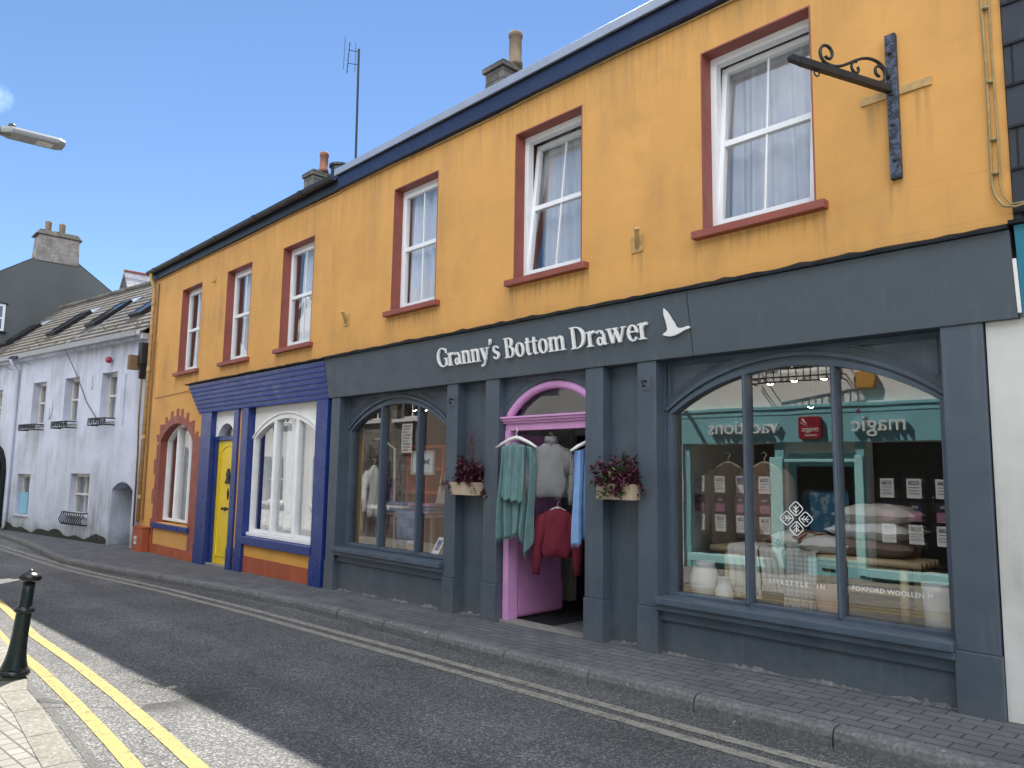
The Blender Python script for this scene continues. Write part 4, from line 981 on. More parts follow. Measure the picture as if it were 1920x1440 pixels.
# wrought iron sign bracket
SB = empty('sign_bracket', 'wrought iron sign bracket with scrolls, flaking blue wall post', 'sign bracket', (-1.80, 0, 4.1))
MB().box(-1.835, -1.765, -.045, -.002, 3.62, 4.66).build('wall_post', M['blue_iron'], SB, bevel=.006)
for z in (4.52, 4.0, 3.75, 4.22): MB().lathe([(.014, 0), (.014, .006), (.008, .012)], (-1.80, -.045, z), 10, (0, -1, 0)).build('bolt', M['iron'], SB)
MB().box(-2.02, -1.836, -.016, -.001, 4.215, 4.275).box(-1.764, -1.56, -.016, -.001, 4.215, 4.275).build('wall_strap', M['ochre_cable'], SB, bevel=.003, label='ochre painted horizontal strap')
# arm projects straight out from the wall (towards the street)
AL = .86; BR_ = Matrix.Translation((-1.8, 0, 0)) @ Matrix.Rotation(R(-19), 4, 'Z') @ Matrix.Translation((1.8, 0, 0))
def turned(mb):
    mb.v = [tuple(BR_ @ Vector(p)) for p in mb.v]; return mb
am = MB(); am.box(-1.822, -1.778, -AL, -.046, 4.235, 4.285)
am.prism([(-AL-.10, 4.262), (-AL-.085, 4.285), (-AL, 4.285), (-AL, 4.235), (-AL-.09, 4.24)], -1.818, -1.782, 'x')
turned(am).build('arm', M['iron'], SB, bevel=.004)
def spiral(cy, cz, r0, turns, a0, sgn, n=28, g=.62):
    return [(-1.80, cy+r0*(1-g*i/n)*math.cos(a0+sgn*turns*6.28*i/n), cz+r0*(1-g*i/n)*math.sin(a0+sgn*turns*6.28*i/n)) for i in range(n+1)]
sc = MB()
sc.tube(spiral(-.62, 4.375, .075, 1.15, R(-80), -1), .011, 6)
sc.tube([(-1.80, a, b) for a, b in bez((-.60, 4.30), (-.46, 4.29), (-.36, 4.44), (-.2, 4.44), 14)+bez((-.2, 4.44), (-.12, 4.44), (-.07, 4.40), (-.047, 4.34), 8)[1:]], .011, 6)
sc.tube(spiral(-.36, 4.335, .05, .9, R(80), 1), .010, 6)
sc.tube(spiral(-.14, 4.36, .068, 1.0, R(-90), 1), .011, 6)
turned(sc).build('scroll', M['iron'], SB, smooth=True)
turned(MB().tube([(-1.80, -.72+.022*math.cos(t), 4.215+.022*math.sin(t)) for t in [i*.5236 for i in range(12)]], .005, 6, closed=True)).build('sign_ring', M['iron'], SB)
# cable bundle at right edge
def wig(x, z, s): return (x+.003*math.sin(z*5+s), -.014-.003*math.sin(z*5+s), z)
for i, (x, lab, m, r_) in enumerate(((-1.245, 'thicker ochre painted cable beside the hung slates', 'olive_cable', .0085), (-1.205, 'thin grey ochre cable clipped beside thicker one', 'olive_cable', .006))):
    mb = MB(); mb.tube([wig(x, lerp(5.45, 3.42, k/40), i*2) for k in range(41)]+[(x+.02, -.03, 3.34), (x+.06, -.05, 3.27), (x+.12+.04*i, -.05, 3.25+.02*i), (x+.3, -.03, 3.29+.03*i)], r_, 7)
    if i == 0:
        for z in (5.1, 4.6, 4.1, 3.72, 3.5): mb.lathe([(.020, -.008), (.020, .008)], (x+.018, -.014, z), 8)
    tag(mb.build('cable', M[m], None, smooth=True), lab, 'cable')
# small hooks on pilasters
for x, lab in ((-6.50, 'small iron hook high on pilaster left of pink door'), (-3.885, 'small iron hook high on pilaster left of big window')):
    h = empty('wall_hook', lab, 'hook', (x, YP, 2.38), group='iron hooks on the charcoal pilasters')
    MB().box(x-.035, x+.035, YP-.008, YP-.0005, 2.325, 2.43).build('back_plate', M['charcoal'], h, bevel=.003)
    MB().tube([(x, YP-.006, 2.40), (x, YP-.05, 2.40), (x, YP-.062, 2.375), (x, YP-.05, 2.35), (x, YP-.03, 2.352)], .009, 8).lathe([(.0, -.016), (.014, -.008), (.016, 0), (.012, .01), (0, .016)], (x, YP-.056, 2.395), 10).build('hook', M['iron'], h, smooth=True)

# tv aerial ----------------------------------------------------------
AE = empty('tv_aerial', 'tall thin television aerial mast standing on the roof', 'aerial', (-12.12, 2.0, 7.0))
MB().tube([(-12.1, 2, 6.8), (-12.13, 2, 8.4), (-12.16, 2, 9.72)], .022, 8).build('mast', M['iron'], AE)
ae = MB(); ae.tube([(-12.30, 1.84, 9.22), (-12.28, 1.87, 9.86)], .008, 6); ae.tube([(-12.16, 2, 9.40), (-12.29, 1.85, 9.42)], .008, 6); ae.tube([(-12.16, 2, 9.66), (-12.29, 1.86, 9.70)], .008, 6)
for k in range(6):
    z = 9.26+k*.105; c = Vector((-12.30+.004*k, 1.845+.004*k, z)); ae.tube([c+Vector((-.05, .05, .03)), c, c+Vector((.055, -.05, .0))], .004, 5)
ae.tube([(-12.21, 1.96, 9.25), (-12.20, 1.95, 9.85)], .005, 5); ae.tube([(-12.35, 1.79, 9.3), (-12.345, 1.80, 9.98)], .005, 5)
ae.build('antenna_array', M['iron'], AE)

# planters ------------------------------------------------------------
def leaf(mb, p, d, up, L, W):
    d = d.normalized(); s = d.cross(up); s = s.normalized() if s.length > .01 else Vector((1, 0, 0)); nrm = s.cross(d)
    mb.add([p, p+d*L*.45+s*W+nrm*W*.3, p+d*L, p+d*L*.45-s*W+nrm*W*.3], [(0, 1, 2, 3)])
def planter(x0, x1, z, label, seed, green):
    rr = random.Random(seed); T = empty('planter', label, 'planter', ((x0+x1)/2, -.03, z), group='wooden planters flanking the pink door')
    y0, y1 = -.13, .105; h = .135; mb = MB()
    mb.box(x0, x1, y0, y0+.018, z, z+h); mb.box(x0, x1, y1-.018, y1, z, z+h); mb.box(x0, x0+.018, y0+.019, y1-.019, z, z+h); mb.box(x1-.018, x1, y0+.019, y1-.019, z, z+h); mb.box(x0+.019, x1-.019, y0+.019, y1-.019, z+.005, z+h-.03)
    mb.build('box', M['planter'], T, bevel=.003)
    lf = MB(); tw = MB(); gr = MB()
    for k in range(46):
        b = Vector((rr.uniform(x0+.02, x1-.02), rr.uniform(y0+.03, y1-.04), z+h-.03)); hgt = rr.uniform(.06, .27); tip = b+Vector((rr.gauss(0, .10), rr.gauss(-.05, .06), hgt))
        if k % 4 == 0: tip = b+Vector((rr.gauss(0, .14), rr.uniform(-.16, -.05), rr.uniform(-.10, .08)))
        tw.tube([b, (b+tip)/2+Vector((0, 0, .02)), tip], .0028, 4)
        isg = green and rr.random() < .28 and abs(b.x-lerp(x0, x1, .42)) < .12
        for q in range(30):
            t = rr.uniform(.35, 1.05); p = b.lerp(tip, t)+Vector((rr.gauss(0, .018), rr.gauss(0, .018), rr.gauss(0, .014)))
            d = Vector((rr.gauss(0, 1), rr.gauss(-.4, 1), rr.gauss(.1, .7)))
            leaf(gr if isg else lf, p, d, Vector((rr.gauss(0, .3), rr.gauss(0, .3), 1)), rr.uniform(.03, .062), rr.uniform(.011, .021))
    for k in range(9 if not green else 4):
        b = Vector((rr.uniform(lerp(x0, x1, .35), lerp(x0, x1, .75)), -.03, z+h)); hh = rr.uniform(.4, .64) if not green else rr.uniform(.2, .32)
        pts = [b+Vector((rr.gauss(0, .008)+.03*math.sin(t*3+k), rr.gauss(0, .008), hh*t)) for t in (0, .25, .5, .75, 1)]
        tw.tube(pts, .0022, 4)
        for q in range(26):
            t = rr.uniform(.35, 1); p = b+Vector((.03*math.sin(t*3+k)+rr.gauss(0, .022), rr.gauss(0, .02), hh*t)); leaf(lf if not green else gr, p, Vector((rr.gauss(0, 1), rr.gauss(0, 1), rr.gauss(.3, .5))), Vector((0, 0, 1)), rr.uniform(.01, .024), rr.uniform(.003, .007))
    lf.build('foliage', M['leaf_red'], T); tw.build('stems', M['twig'], T)
    if green: gr.build('foliage', M['leaf_green'], T, label='green sprigs among the burgundy leaves')
planter(-6.40, -6.0, 1.36, 'wooden planter of wispy burgundy plants left of pink doorway', 3, False)
planter(-4.355, -3.96, 1.385, 'wooden planter with burgundy and green plants right of pink doorway', 5, True)

# clothes in the doorway --------------------------------------------
def hanger(mb, x, y, z, w, drop=.11, dx=1, dy=0):
    dx, dy = Vector((dx, dy)).normalized()
    pt = lambda u, zz: (x+dx*u, y+dy*u, zz)
    mb.tube([pt(-w/2, z-drop), pt(-w/3, z-drop*.55), pt(-w/9, z-drop*.1), pt(0, z), pt(w/9, z-drop*.1), pt(w/3, z-drop*.55), pt(w/2, z-drop)], [.012, .017, .02, .021, .02, .017, .012], 8)
    mb.tube([pt(0, z), pt(0, z+.05), pt(.02, z+.075), pt(0, z+.1), pt(-.022, z+.085)], .004, 6)
def shawl(name, label, mat, x0, x1, y, zt, botfn, ang, seed, hw=None, folds=6, hmat=None):
    T = empty(name, label, 'shawl', ((x0+x1)/2, y, zt))
    cx = (x0+x1)/2; c, s = math.cos(ang), math.sin(ang); rr = random.Random(seed); ph = [rr.uniform(0, 6) for _ in range(4)]
    def fn(u, v):
        t = 1-v; x = lerp(x0, x1, u)-cx; zb = botfn(u); z = lerp(zb, zt-.05*abs(u-.5)*2, v)
        w = (.018+.032*t)*math.sin(u*folds*6.28+ph[0]+.7*t)+.016*math.sin(u*folds*2.2*6.28+ph[1]+t*2)+.012*math.sin(u*5+t*4+ph[2])
        xx = x*(1+.06*t)+.01*math.sin(t*5+u*7)
        return (cx+xx*c-w*s, y+xx*s+w*c, z)
    mb = MB(); mb.grid(fn, 110, 44, (0, .012, 0)); mb.build('cloth', mat, T, smooth=True)
    fr = MB()
    for i in range(120):
        p = Vector(fn((i+.5)/120, 0)); q = p+Vector((rr.gauss(0, .006), rr.gauss(0, .004), -rr.uniform(.02, .045))); fr.add([p+Vector((-.002, .004, 0)), p+Vector((.002, .004, 0)), q], [(0, 1, 2)])
    fr.build('fringe', mat, T)
    hg = MB(); hanger(hg, cx, y+.0, zt+.05, (x1-x0)+.09, .10, c, s); hg.build('hanger', M['hanger'], T, smooth=True)
    return T
def gb(u):     # ragged lower hem of the green shawl, two layers
    return pl([(0, .93), (.24, .96), (.42, .99), (.6, 1.02), (.68, 1.08), (.74, .90), (.84, .79), (.92, .86), (1, 1.02)], u)
shawl('shawl', 'sage green wool shawl on white hanger at the pink doorway', M['shawl_green'], -5.66, -5.24, -.06, 1.90, gb, R(8), 3, folds=5)
mb = MB()     # front layer of the same shawl hanging shorter
def fn2(u, v):
    u = u+.05*math.sin(u*7.3+.6)+.02*math.sin(v*4); x = lerp(-5.60, -5.30, u); zb = 1.34-.03*u+.012*math.sin(u*20); z = lerp(zb, 1.87, v)
    return (x, -.095-.05*(1-v)*.6+.013*math.sin(u*17+.9*(1-v))*(.6+.6*u)-.007*math.sin(u*37+2*v), z)
mb.grid(fn2, 70, 24, (0, .01, 0))
sh_o = [o for o in COL.objects if o.name == 'shawl'][0]; mb.build('front_fold', M['shawl_green'], sh_o, smooth=True)
def bb(u): return pl([(0, .95), (.3, 1.02), (.6, .92), (1, .86)], u)
shawl('shawl', 'sky blue wool shawl hanging inside right of the pink doorway', M['shawl_blue'], -4.80, -4.46, .14, 1.86, bb, R(62), 8, folds=4)

def jumper(name, label, mat, cx, y, ztop, w, length, ang, sleeve, neck, rib=None, cat='jumper'):
    """knitted jumper hanging on a hanger: lofted torso, tapering sleeves, collar"""
    T = empty(name, label, cat, (cx, y, ztop)); c, s = math.cos(ang), math.sin(ang)
    P = lambda x, d, z: (cx+x*c-d*s, y+x*s+d*c, z)
    body = MB(); lv = []
    prof = [(0, .16, .045), (.025, .30, .055), (.055, .55, .062), (.10, .78, .07), (.16, .90, .078), (.24, .88, .08), (.45, .86, .078), (.75, .88, .075), (.9, .86, .072), (.925, .80, .066), (1, .78, .064)]
    n = 36
    for t, wf, dd in prof:
        for k in range(n):
            a = 6.2832*k/n; ca, sa = math.cos(a), math.sin(a)
            x = w/2*wf*math.copysign(abs(ca)**.75, ca); d = dd*math.copysign(abs(sa)**.8, sa)*(1+.12*math.sin(k*1.3+t*6))
            lv.append(P(x+.008*math.sin(t*9+k), d, ztop-length*t+.006*math.sin(k*.9+t*3)*(t > .9)))
    m = len(prof); f = [(i*n+k, i*n+(k+1) % n, (i+1)*n+(k+1) % n, (i+1)*n+k) for i in range(m-1) for k in range(n)]+[tuple(range(n)), tuple((m-1)*n+k for k in range(n))]
    body.add(lv, f); body.build('body', mat, T, smooth=True)
    for sg in (-1, 1):
        sl = MB(); pts = [(sg*w*.33, 0, ztop-.075), (sg*w*.43, -.01, ztop-.15), (sg*w*.485, -.02, ztop-.32), (sg*w*.52, -.03, ztop-.52*sleeve), (sg*w*.53, -.03, ztop-.80*sleeve), (sg*w*.53, -.025, ztop-.86*sleeve), (sg*w*.53, -.025, ztop-sleeve)]
        rs = [.055, .075, .068, .058, .05, .04, .038]
        pp = [P(*q) for q in pts]; sl.tube(pp, rs, 14); sl.build('sleeve', mat, T, smooth=True)
    if neck:
        nk = MB(); nk.lathe([(.062, -.03), (.058, .02), (.054, .055), (.06, .06), (.066, .03), (.068, .0)], P(0, 0, ztop+.005), 20); nk.build('collar', mat, T, smooth=True)
    hg = MB(); hanger(hg, cx, y, ztop+.0, w*.55, .05, c, s); hg.build('hanger', M['hanger'], T, smooth=True)
    return T
jumper('jumper', 'grey cable knit roll neck jumper hung against pink door', M['knit_grey'], -5.18, .16, 1.90, .40, .53, R(38), .60, True)
jumper('jumper', 'burgundy knitted jumper hung low on pink door', M['knit_wine'], -5.16, .24, 1.26, .38, .47, R(38), .64, False)

# ------------------------------------------------------------------ bollard
BO = empty('bollard', 'leaning dark green cast iron bollard on the sunny kerb edge', 'bollard', (-6.84, -3.93, .01))
ax = Vector((.058, .062, .93)).normalized(); bp = Vector((-6.84, -3.93, .0)); BS = .86
def bprof(p): return [(r, z*BS) for r, z in p]
MB().lathe([(.078, -.05), (.078, .035), (.072, .045)], bp, 20).build('footing', M['concrete'], BO)
MB().lathe(bprof([(.09, .045), (.105, .05), (.112, .062), (.108, .078), (.098, .088), (.094, .095)]), bp, 28, ax).build('base_ring', M['bollard_black'], BO, smooth=True)
MB().lathe(bprof([(.096, .09), (.086, .12), (.073, .17), (.064, .23), (.058, .31), (.054, .40), (.052, .56), (.050, .58), (.047, .60), (.044, .70), (.043, .845)]), bp, 28, ax).build('shaft', M['bollard'], BO, smooth=True)
MB().lathe(bprof([(.05, .575), (.066, .583), (.073, .595), (.070, .606), (.06, .622), (.048, .632), (.045, .636)]), bp, 28, ax).build('collar_ring', M['bollard_black'], BO, smooth=True)
MB().lathe(bprof([(.044, .84), (.060, .85), (.076, .866), (.080, .880), (.076, .895), (.060, .912), (.040, .922), (.026, .928), (.022, .936), (.012, .946), (.003, .952)]), bp, 28, ax).build('cap', M['bollard_black'], BO, smooth=True)

# ------------------------------------------------------------------ white house on the bend
WH = empty('white_house', 'white weathered render house with slate roof on street bend', 'house', (-16.66, -.04, 0), R(9), local=True)
holes = {'w3': (-1.97, -1.24, 2.62, 3.68), 'w2': (-3.85, -3.09, 2.62, 3.68), 'w1': (-5.72, -4.93, 2.62, 3.68), 'w0': (-8.45, -7.72, 2.66, 3.62),
         'g2': (-3.16, -2.18, .50, 1.43), 'g1': (-6.20, -5.40, .38, 1.38), 'ni': (-1.12, -.20, -.6, 1.30), 'ad': (-8.35, -6.98, -.6, 2.17)}
wm = MB(); wall_with_holes(wm, -10.6, -.0, -.6, 4.36, 0, .4, list(holes.values())); wm.box(-10.6, -10.3, .4, 4.9, -.6, 4.4); wm.box(-.3, 0, .4, 4.9, -.6, 4.4); wm.box(-10.3, -.3, 4.6, 4.9, -.6, 4.4)
WW = wm.build('wall', M['white_render'], WH)
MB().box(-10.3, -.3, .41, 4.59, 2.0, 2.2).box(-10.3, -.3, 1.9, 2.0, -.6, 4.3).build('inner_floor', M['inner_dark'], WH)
k41 = math.tan(R(41)); rf = MB()
# slate courses as real lapped steps
NC = 15
for i in range(NC):
    ya, yb = lerp(-.16, 2.42, i/NC), lerp(-.16, 2.42, (i+1)/NC)+.03
    rf.hexa([(-10.7, ya, 4.40+(ya+.15)*k41+.012), (.06, ya, 4.40+(ya+.15)*k41+.012), (.06, yb, 4.40+(yb+.15)*k41-.004), (-10.7, yb, 4.40+(yb+.15)*k41-.004),
             (-10.7, ya, 4.40+(ya+.15)*k41+.050), (.06, ya, 4.40+(ya+.15)*k41+.050), (.06, yb, 4.40+(yb+.15)*k41+.006), (-10.7, yb, 4.40+(yb+.15)*k41+.006)])
rf.hexa([(-10.7, 2.42, 6.66), (.06, 2.42, 6.66), (.06, 5.0, 4.4), (-10.7, 5.0, 4.4), (-10.7, 2.42, 6.69), (.06, 2.42, 6.69), (.06, 5.0, 4.43), (-10.7, 5.0, 4.43)])
RF = rf.build('roof', M['slate_roof'], WH)
MB().tube([(-10.72, 2.42, 6.69), (.06, 2.42, 6.69)], .07, 8).build('ridge_tiles', M['lichen_stone'], RF)
ms = MB(); rr = random.Random(4)
for k in range(150):
    x = rr.uniform(-10.4, -.05); y = rr.uniform(-.12, .5)**1.0 if rr.random() < .6 else rr.uniform(.3, 2.3); y = -.12+abs(rr.gauss(0, .35)) if rr.random() < .75 else y
    z = 4.42+(y+.15)*k41; r_ = rr.uniform(.012, .04); ms.lathe([(r_*1.3, -.012), (r_, r_*.5), (r_*.5, r_*.8), (.002, r_*.9)], (x, y, z), 6)
ms.build('moss', M['moss'], RF, kind='stuff')
MB().prism([(-.26, 4.33), (-.28, 4.44), (-.25, 4.44), (-.235, 4.36), (-.17, 4.36), (-.16, 4.44), (-.14, 4.44), (-.15, 4.33)], -10.6, -.06, 'x').build('gutter', M['white_cable'], WH)
MB().box(-10.6, .0, -.135, .02, 4.27, 4.395).build('eaves_board', M['white_render'], WH)
for lx in (-9.9, -6.6, -4.3, -2.02):
    def sp(y, h): return (y-h*math.sin(R(41)), 4.42+(y+.15)*k41+h*math.cos(R(41)))
    y0, y1 = .55, 1.42; f = MB()
    for (a, b, c, d) in ((lx, lx+.07, y0, y1), (lx+.50, lx+.57, y0, y1), (lx+.07, lx+.5, y0, y0+.08), (lx+.07, lx+.5, y1-.08, y1)):
        P = [];
        for h in (0, .11):
            for (x, y) in ((a, c), (b, c), (b, d), (a, d)): yy, zz = sp(y, h); P.append((x, yy, zz))
        f.hexa(P)
    sk = f.build('skylight', M['black'], RF); P = []
    for (x, y) in ((lx+.06, y0+.07), (lx+.51, y0+.07), (lx+.51, y1-.07), (lx+.06, y1-.07)): yy, zz = sp(y, .10); P.append((x, yy, zz))
    MB().quad(*P).build('pane', M['glass_opp'], sk)
    P = [];
    for h in (.012, .03):
        for (x, y) in ((lx-.06, y1), (lx+.63, y1), (lx+.66, y1+.22), (lx-.02, y1+.22)): yy, zz = sp(y, h); P.append((x, yy, zz))
    MB().hexa(P).build('flashing', M['cap_metal'], sk)
def wh_window(h, cols, rows_mid, rd=.17):
    x0, x1, z0, z1 = h; f = MB(); w = .055
    f.box(x0, x0+w, rd, rd+.07, z0, z1); f.box(x1-w, x1, rd, rd+.07, z0, z1); f.box(x0+w, x1-w, rd, rd+.07, z1-w-.02, z1); f.box(x0+w, x1-w, rd, rd+.07, z0, z0+w)
    zm = lerp(z0, z1, rows_mid); f.box(x0+w, x1-w, rd-.01, rd+.06, zm-.022, zm+.022)
    for k in range(1, cols): xm = lerp(x0, x1, k/cols); f.box(xm-.012, xm+.012, rd+.01, rd+.05, z0+w, zm-.022); f.box(xm-.012, xm+.012, rd+.01, rd+.05, zm+.022, z1-w-.02)
    o = f.build('window', M['cream_wood'], WH, bevel=.004)
    MB().quad((x0+.03, rd+.03, z0+.03), (x1-.03, rd+.03, z0+.03), (x1-.03, rd+.03, z1-.03), (x0+.03, rd+.03, z1-.03)).build('pane', M['glass'], o)
    MB().box(x0-.05, x1+.05, -.045, rd, z0-.05, z0-.002).build('sill', M['white_render'], o, bevel=.01)
    if cols == 2: MB().grid(waves(x0+.05, x1-.05, z0+.05, lerp(z0, z1, .98), rd+.14, .02, 4, int(-x0*10), 0), 50, 6).build('curtain', M['net_thin'], o, smooth=True)
    return o
for k_ in ('w3', 'w2', 'w1', 'w0'): wh_window(holes[k_], 2, .52)
wh_window(holes['g2'], 2, .5, .13); g1 = wh_window(holes['g1'], 2, .5, .13)
BX('board', M['skyblue'], g1, -6.17, -5.68, .08, .11, .40, .92, label='sky blue board standing in the window opening')
# recessed door niche
ni = MB(); na = arc(-1.12, -.20, 1.10, 1.28, 14); ni.strip([(x, 1.30) for x, z in na], na, .002, .4); NI = ni.build('niche_arch', M['white_render'], WH)
MB().box(-1.3, -.1, .62, .70, -.6, 1.4).box(-1.2, -1.121, .4, .62, -.6, 1.4).box(-.199, -.1, .4, .62, -.6, 1.4).box(-1.2, -.1, .4, .7, 1.301, 1.4).build('niche_wall', M['white_render'], NI)
MB().box(-.62, -.21, .40, .46, -.1, 1.16).build('niche_door', M['white_wood'], NI, bevel=.006)
MB().tube([(-.66, .33, -.08), (-.66, .33, 1.12)], .035, 10).build('door_post', M['white_wood'], NI, smooth=True)
# gothic dark doorway far left
pa = [(-8.35, -.6), (-8.35, 1.45), (-8.25, 1.75), (-8.02, 2.0), (-7.66, 2.16), (-7.30, 2.0), (-7.08, 1.75), (-6.98, 1.45), (-6.98, -.6)]
pi_ = [(-8.18, -.6), (-8.18, 1.42), (-8.1, 1.66), (-7.92, 1.86), (-7.66, 1.98), (-7.40, 1.86), (-7.22, 1.66), (-7.14, 1.42), (-7.14, -.6)]
AD = MB().strip(pa, pi_, -.06, .3).build('arched_doorway', M['stone'] if False else M['lead'], WH)
MB().strip([(x, 2.175) for x, z in pa], [(x, z+.002) for x, z in pa], .001, .35).build('arch_infill', M['white_render'], AD)
MB().box(-8.2, -7.1, .28, .33, -.6, 2.1).build('door', M['navy_door'], AD)
MB().tube([(-6.62, -.26, 4.34), (-6.62, -.2, 4.2), (-6.62, -.06, 4.05), (-6.62, -.06, .05), (-6.62, -.1, -.02)], .038, 10).build('downpipe', M['white_render'], WH, smooth=True)
MB().tube([(-4.62+.0, -.012, 3.0)]+[(-4.62+.17*math.sin(t), -.012, 3.0+.27*math.cos(t)) for t in [math.pi+(-math.pi)*i/14 for i in range(15)]], .012, 6).build('wall_hoop', M['white_render'], WH)
for (lx, z0, z1) in ((-.86, 2.5, 3.6), (-2.42, 3.35, 3.66)): BX('wall_conduit', M['white_render'], WH, lx-.02, lx+.03, -.03, -.001, z0, z1)
mg = MB(); rr = random.Random(12)   # grime skirting where the wall meets the pavement
N_ = 90; A_ = [(lerp(-9.8, -1.2, i/N_), .05+.03*rr.random()+.05*math.sin(i*.23)+.04*math.sin(i*.61)) for i in range(N_+1)]
mg.strip(A_, [(x, -.4) for x, _ in A_], -.012, -.002); mg.build('grime_skirting', M['grime'], WH)
# skylight wire + wall cable
def wpt(lx, ly, z): c_, s_ = math.cos(R(9)), math.sin(R(9)); return Vector((-16.66+lx*c_-ly*s_, -.04+lx*s_+ly*c_, z))
tag(MB().tube([wpt(-3.6, -.25, 4.42), wpt(-3.3, .4, 4.97), wpt(-3.0, 1.4, 5.95), wpt(-2.8, 2.42, 6.8)], .010, 5).build('cable', M['white_cable'], None), 'pale cable running up the slate roof between skylights', 'cable')
tag(MB().tube([wpt(-3.55, -.2, 4.36), wpt(-3.2, -.02, 3.7), wpt(-2.6, -.02, 3.05), wpt(-1.98, -.02, 2.62)], .009, 5).build('cable', M['black'], None), 'dark cable slanting down white wall to the right upper window', 'cable')
AL_ = empty('alarm_box', 'small red alarm box high on white wall under eaves', 'alarm box', wpt(-1.52, 0, 3.9))
p_ = wpt(-1.52, -.05, 3.94); MB().lathe([(.075, 0), (.08, .06), (.05, .09)], p_, 6, (0.156, -.988, 0)).build('alarm_case', M['logo_red'], AL_)
# window guards
def guard(lx0, lx1, z0, z1, bulge, label, scroll):
    G_ = empty('window_guard', label, 'window guard', wpt((lx0+lx1)/2, 0, z0), group='black iron window guards on the white house')
    mb = MB(); o = -bulge
    for z in (z0, z1): mb.tube([wpt(lx0, .0, z), wpt(lx0, o, z), wpt(lx1, o, z), wpt(lx1, .0, z)], .016, 5)
    n = int((lx1-lx0)/.10)
    mb.build('rails', M['iron'], G_)
    br = MB()
    for i in range(n+1):
        x = lerp(lx0, lx1, i/n)
        if scroll: br.tube([wpt(x, o, z1), wpt(x+.03, o-.02, lerp(z1, z0, .25)), wpt(x-.02, o-.05, lerp(z1, z0, .6)), wpt(x+.02, o-.03, lerp(z1, z0, .9)), wpt(x, o, z0)], .013, 5)
        elif i % 2 == 0: br.tube([wpt(x, o, z0), wpt(x, o, z1)], .013, 5)
        else:
            c = lerp(z0, z1, .5); h = (z1-z0)*.42; br.tube([wpt(x+.05*math.cos(t)*(1-.08*t), o, c+h*math.sin(t)*(1-.08*t)) for t in [q*.6 for q in range(16)]], .011, 5)
    br.build('scroll_bars', M['iron'], G_)
guard(-1.98, -1.22, 2.50, 2.64, .22, 'iron window guard under the upper window nearest the ochre house', False)
guard(-3.88, -3.06, 2.48, 2.62, .22, 'iron window guard under the middle upper white house window', False)
guard(-5.80, -4.88, 2.47, 2.60, .22, 'iron window guard under upper window beside the white downpipe', False)
guard(-3.22, -2.14, .30, .56, .10, 'bulging iron guard at the ground floor white house window', True)
# floodlights on arms
def flood(lx, z, ox, label):
    F_ = empty('floodlight', label, 'floodlight', wpt(lx, 0, z), group='floodlights under the white house gutter')
    p = wpt(lx, -.02, z); q = wpt(lx+ox, -.55, z+.10)
    MB().tube([p, q], .012, 6).build('arm', M['white_cable'], F_)
    d = (q-p).normalized(); t = d.cross(Vector((0, 0, 1))).normalized(); u = Vector((0, 0, 1))
    P = [q+t*a+d*b+u*c for c in (-.05, .05) for a, b in ((-.08+c*.3, -.03-c), (.08-c*.3, -.03-c), (.09, .05-c), (-.09, .05-c))]
    MB().hexa(P).build('lamp_head', M['black'], F_, bevel=.01)
flood(-7.15, 4.12, .35, 'black floodlight on arm just left of the white downpipe')
flood(-5.9, 4.15, .35, 'black floodlight on arm just right of the white downpipe')
flood(-8.6, 4.1, .3, 'black floodlight at far left edge under the gutter')
SR = empty('sign_bracket', 'thin black iron sign arm at far left above gothic doorway', 'sign bracket', wpt(-7.6, 0, 3.95))
MB().tube([wpt(-8.0, -.02, 3.86), wpt(-7.35, -.85, 3.86)], .016, 6).tube([wpt(-7.5, -.66, 3.85), wpt(-7.5, -.66, 3.74)], .01, 6).build('arm', M['iron'], SR)
SR = empty('wall_bracket', 'short black iron bracket at far left beside upper window', 'bracket', wpt(-7.6, 0, 2.7))
MB().tube([wpt(-7.9, -.02, 2.62), wpt(-7.4, -.4, 2.62)], .02, 6).lathe([(.03, 0), (.02, .05), (.002, .08)], wpt(-7.5, -.32, 2.62), 8).lathe([(.03, 0), (.02, .05), (.002, .08)], wpt(-7.7, -.18, 2.62), 8).build('arm', M['iron'], SR)

# ------------------------------------------------------------------ grey gabled house behind
GH = empty('gabled_house', 'grey rendered gable end with lichened chimney rising behind white house', 'house', (-29, .5, 0))
gx = -27.6; GC, GA = .48, 8.62; sl_ = .70
gp = [(GC-3.2, -1), (GC+3.2, -1), (GC+3.2, GA-3.2*sl_), (GC, GA), (GC-3.2, GA-3.2*sl_)]
mb = MB(); mb.prism(gp, gx-9, gx, 'x'); mb.build('wall', M['grey_render'], GH)
rfm = MB()
for s_ in (-1, 1): rfm.hexa([(gx-9, GC, GA+.0), (gx-.02, GC, GA+.0), (gx-.02, GC+s_*3.4, GA-3.4*sl_), (gx-9, GC+s_*3.4, GA-3.4*sl_), (gx-9, GC, GA+.05), (gx-.02, GC, GA+.05), (gx-.02, GC+s_*3.4, GA-3.4*sl_+.05), (gx-9, GC+s_*3.4, GA-3.4*sl_+.05)])
rfm.build('roof', M['dark_slate'], GH)
ch = MB(); ch.hexa([(gx-.62, -.17, 8.13), (gx+.03, -.17, 8.13), (gx+.03, 1.08, 8.13), (gx-.62, 1.08, 8.13), (gx-.6, -.12, 8.98), (gx+.02, -.12, 8.98), (gx+.02, 1.04, 8.98), (gx-.6, 1.04, 8.98)])
CHG = ch.build('chimney', M['stone'], GH, bevel=.02)
MB().hexa([(gx-.70, -.22, 8.981), (gx+.07, -.22, 8.981), (gx+.07, 1.14, 8.981), (gx-.70, 1.14, 8.981), (gx-.62, -.1, 9.18), (gx-.02, -.1, 9.18), (gx-.02, 1.02, 9.18), (gx-.62, 1.02, 9.18)]).build('chimney_cap', M['lichen_stone'], CHG, bevel=.04)
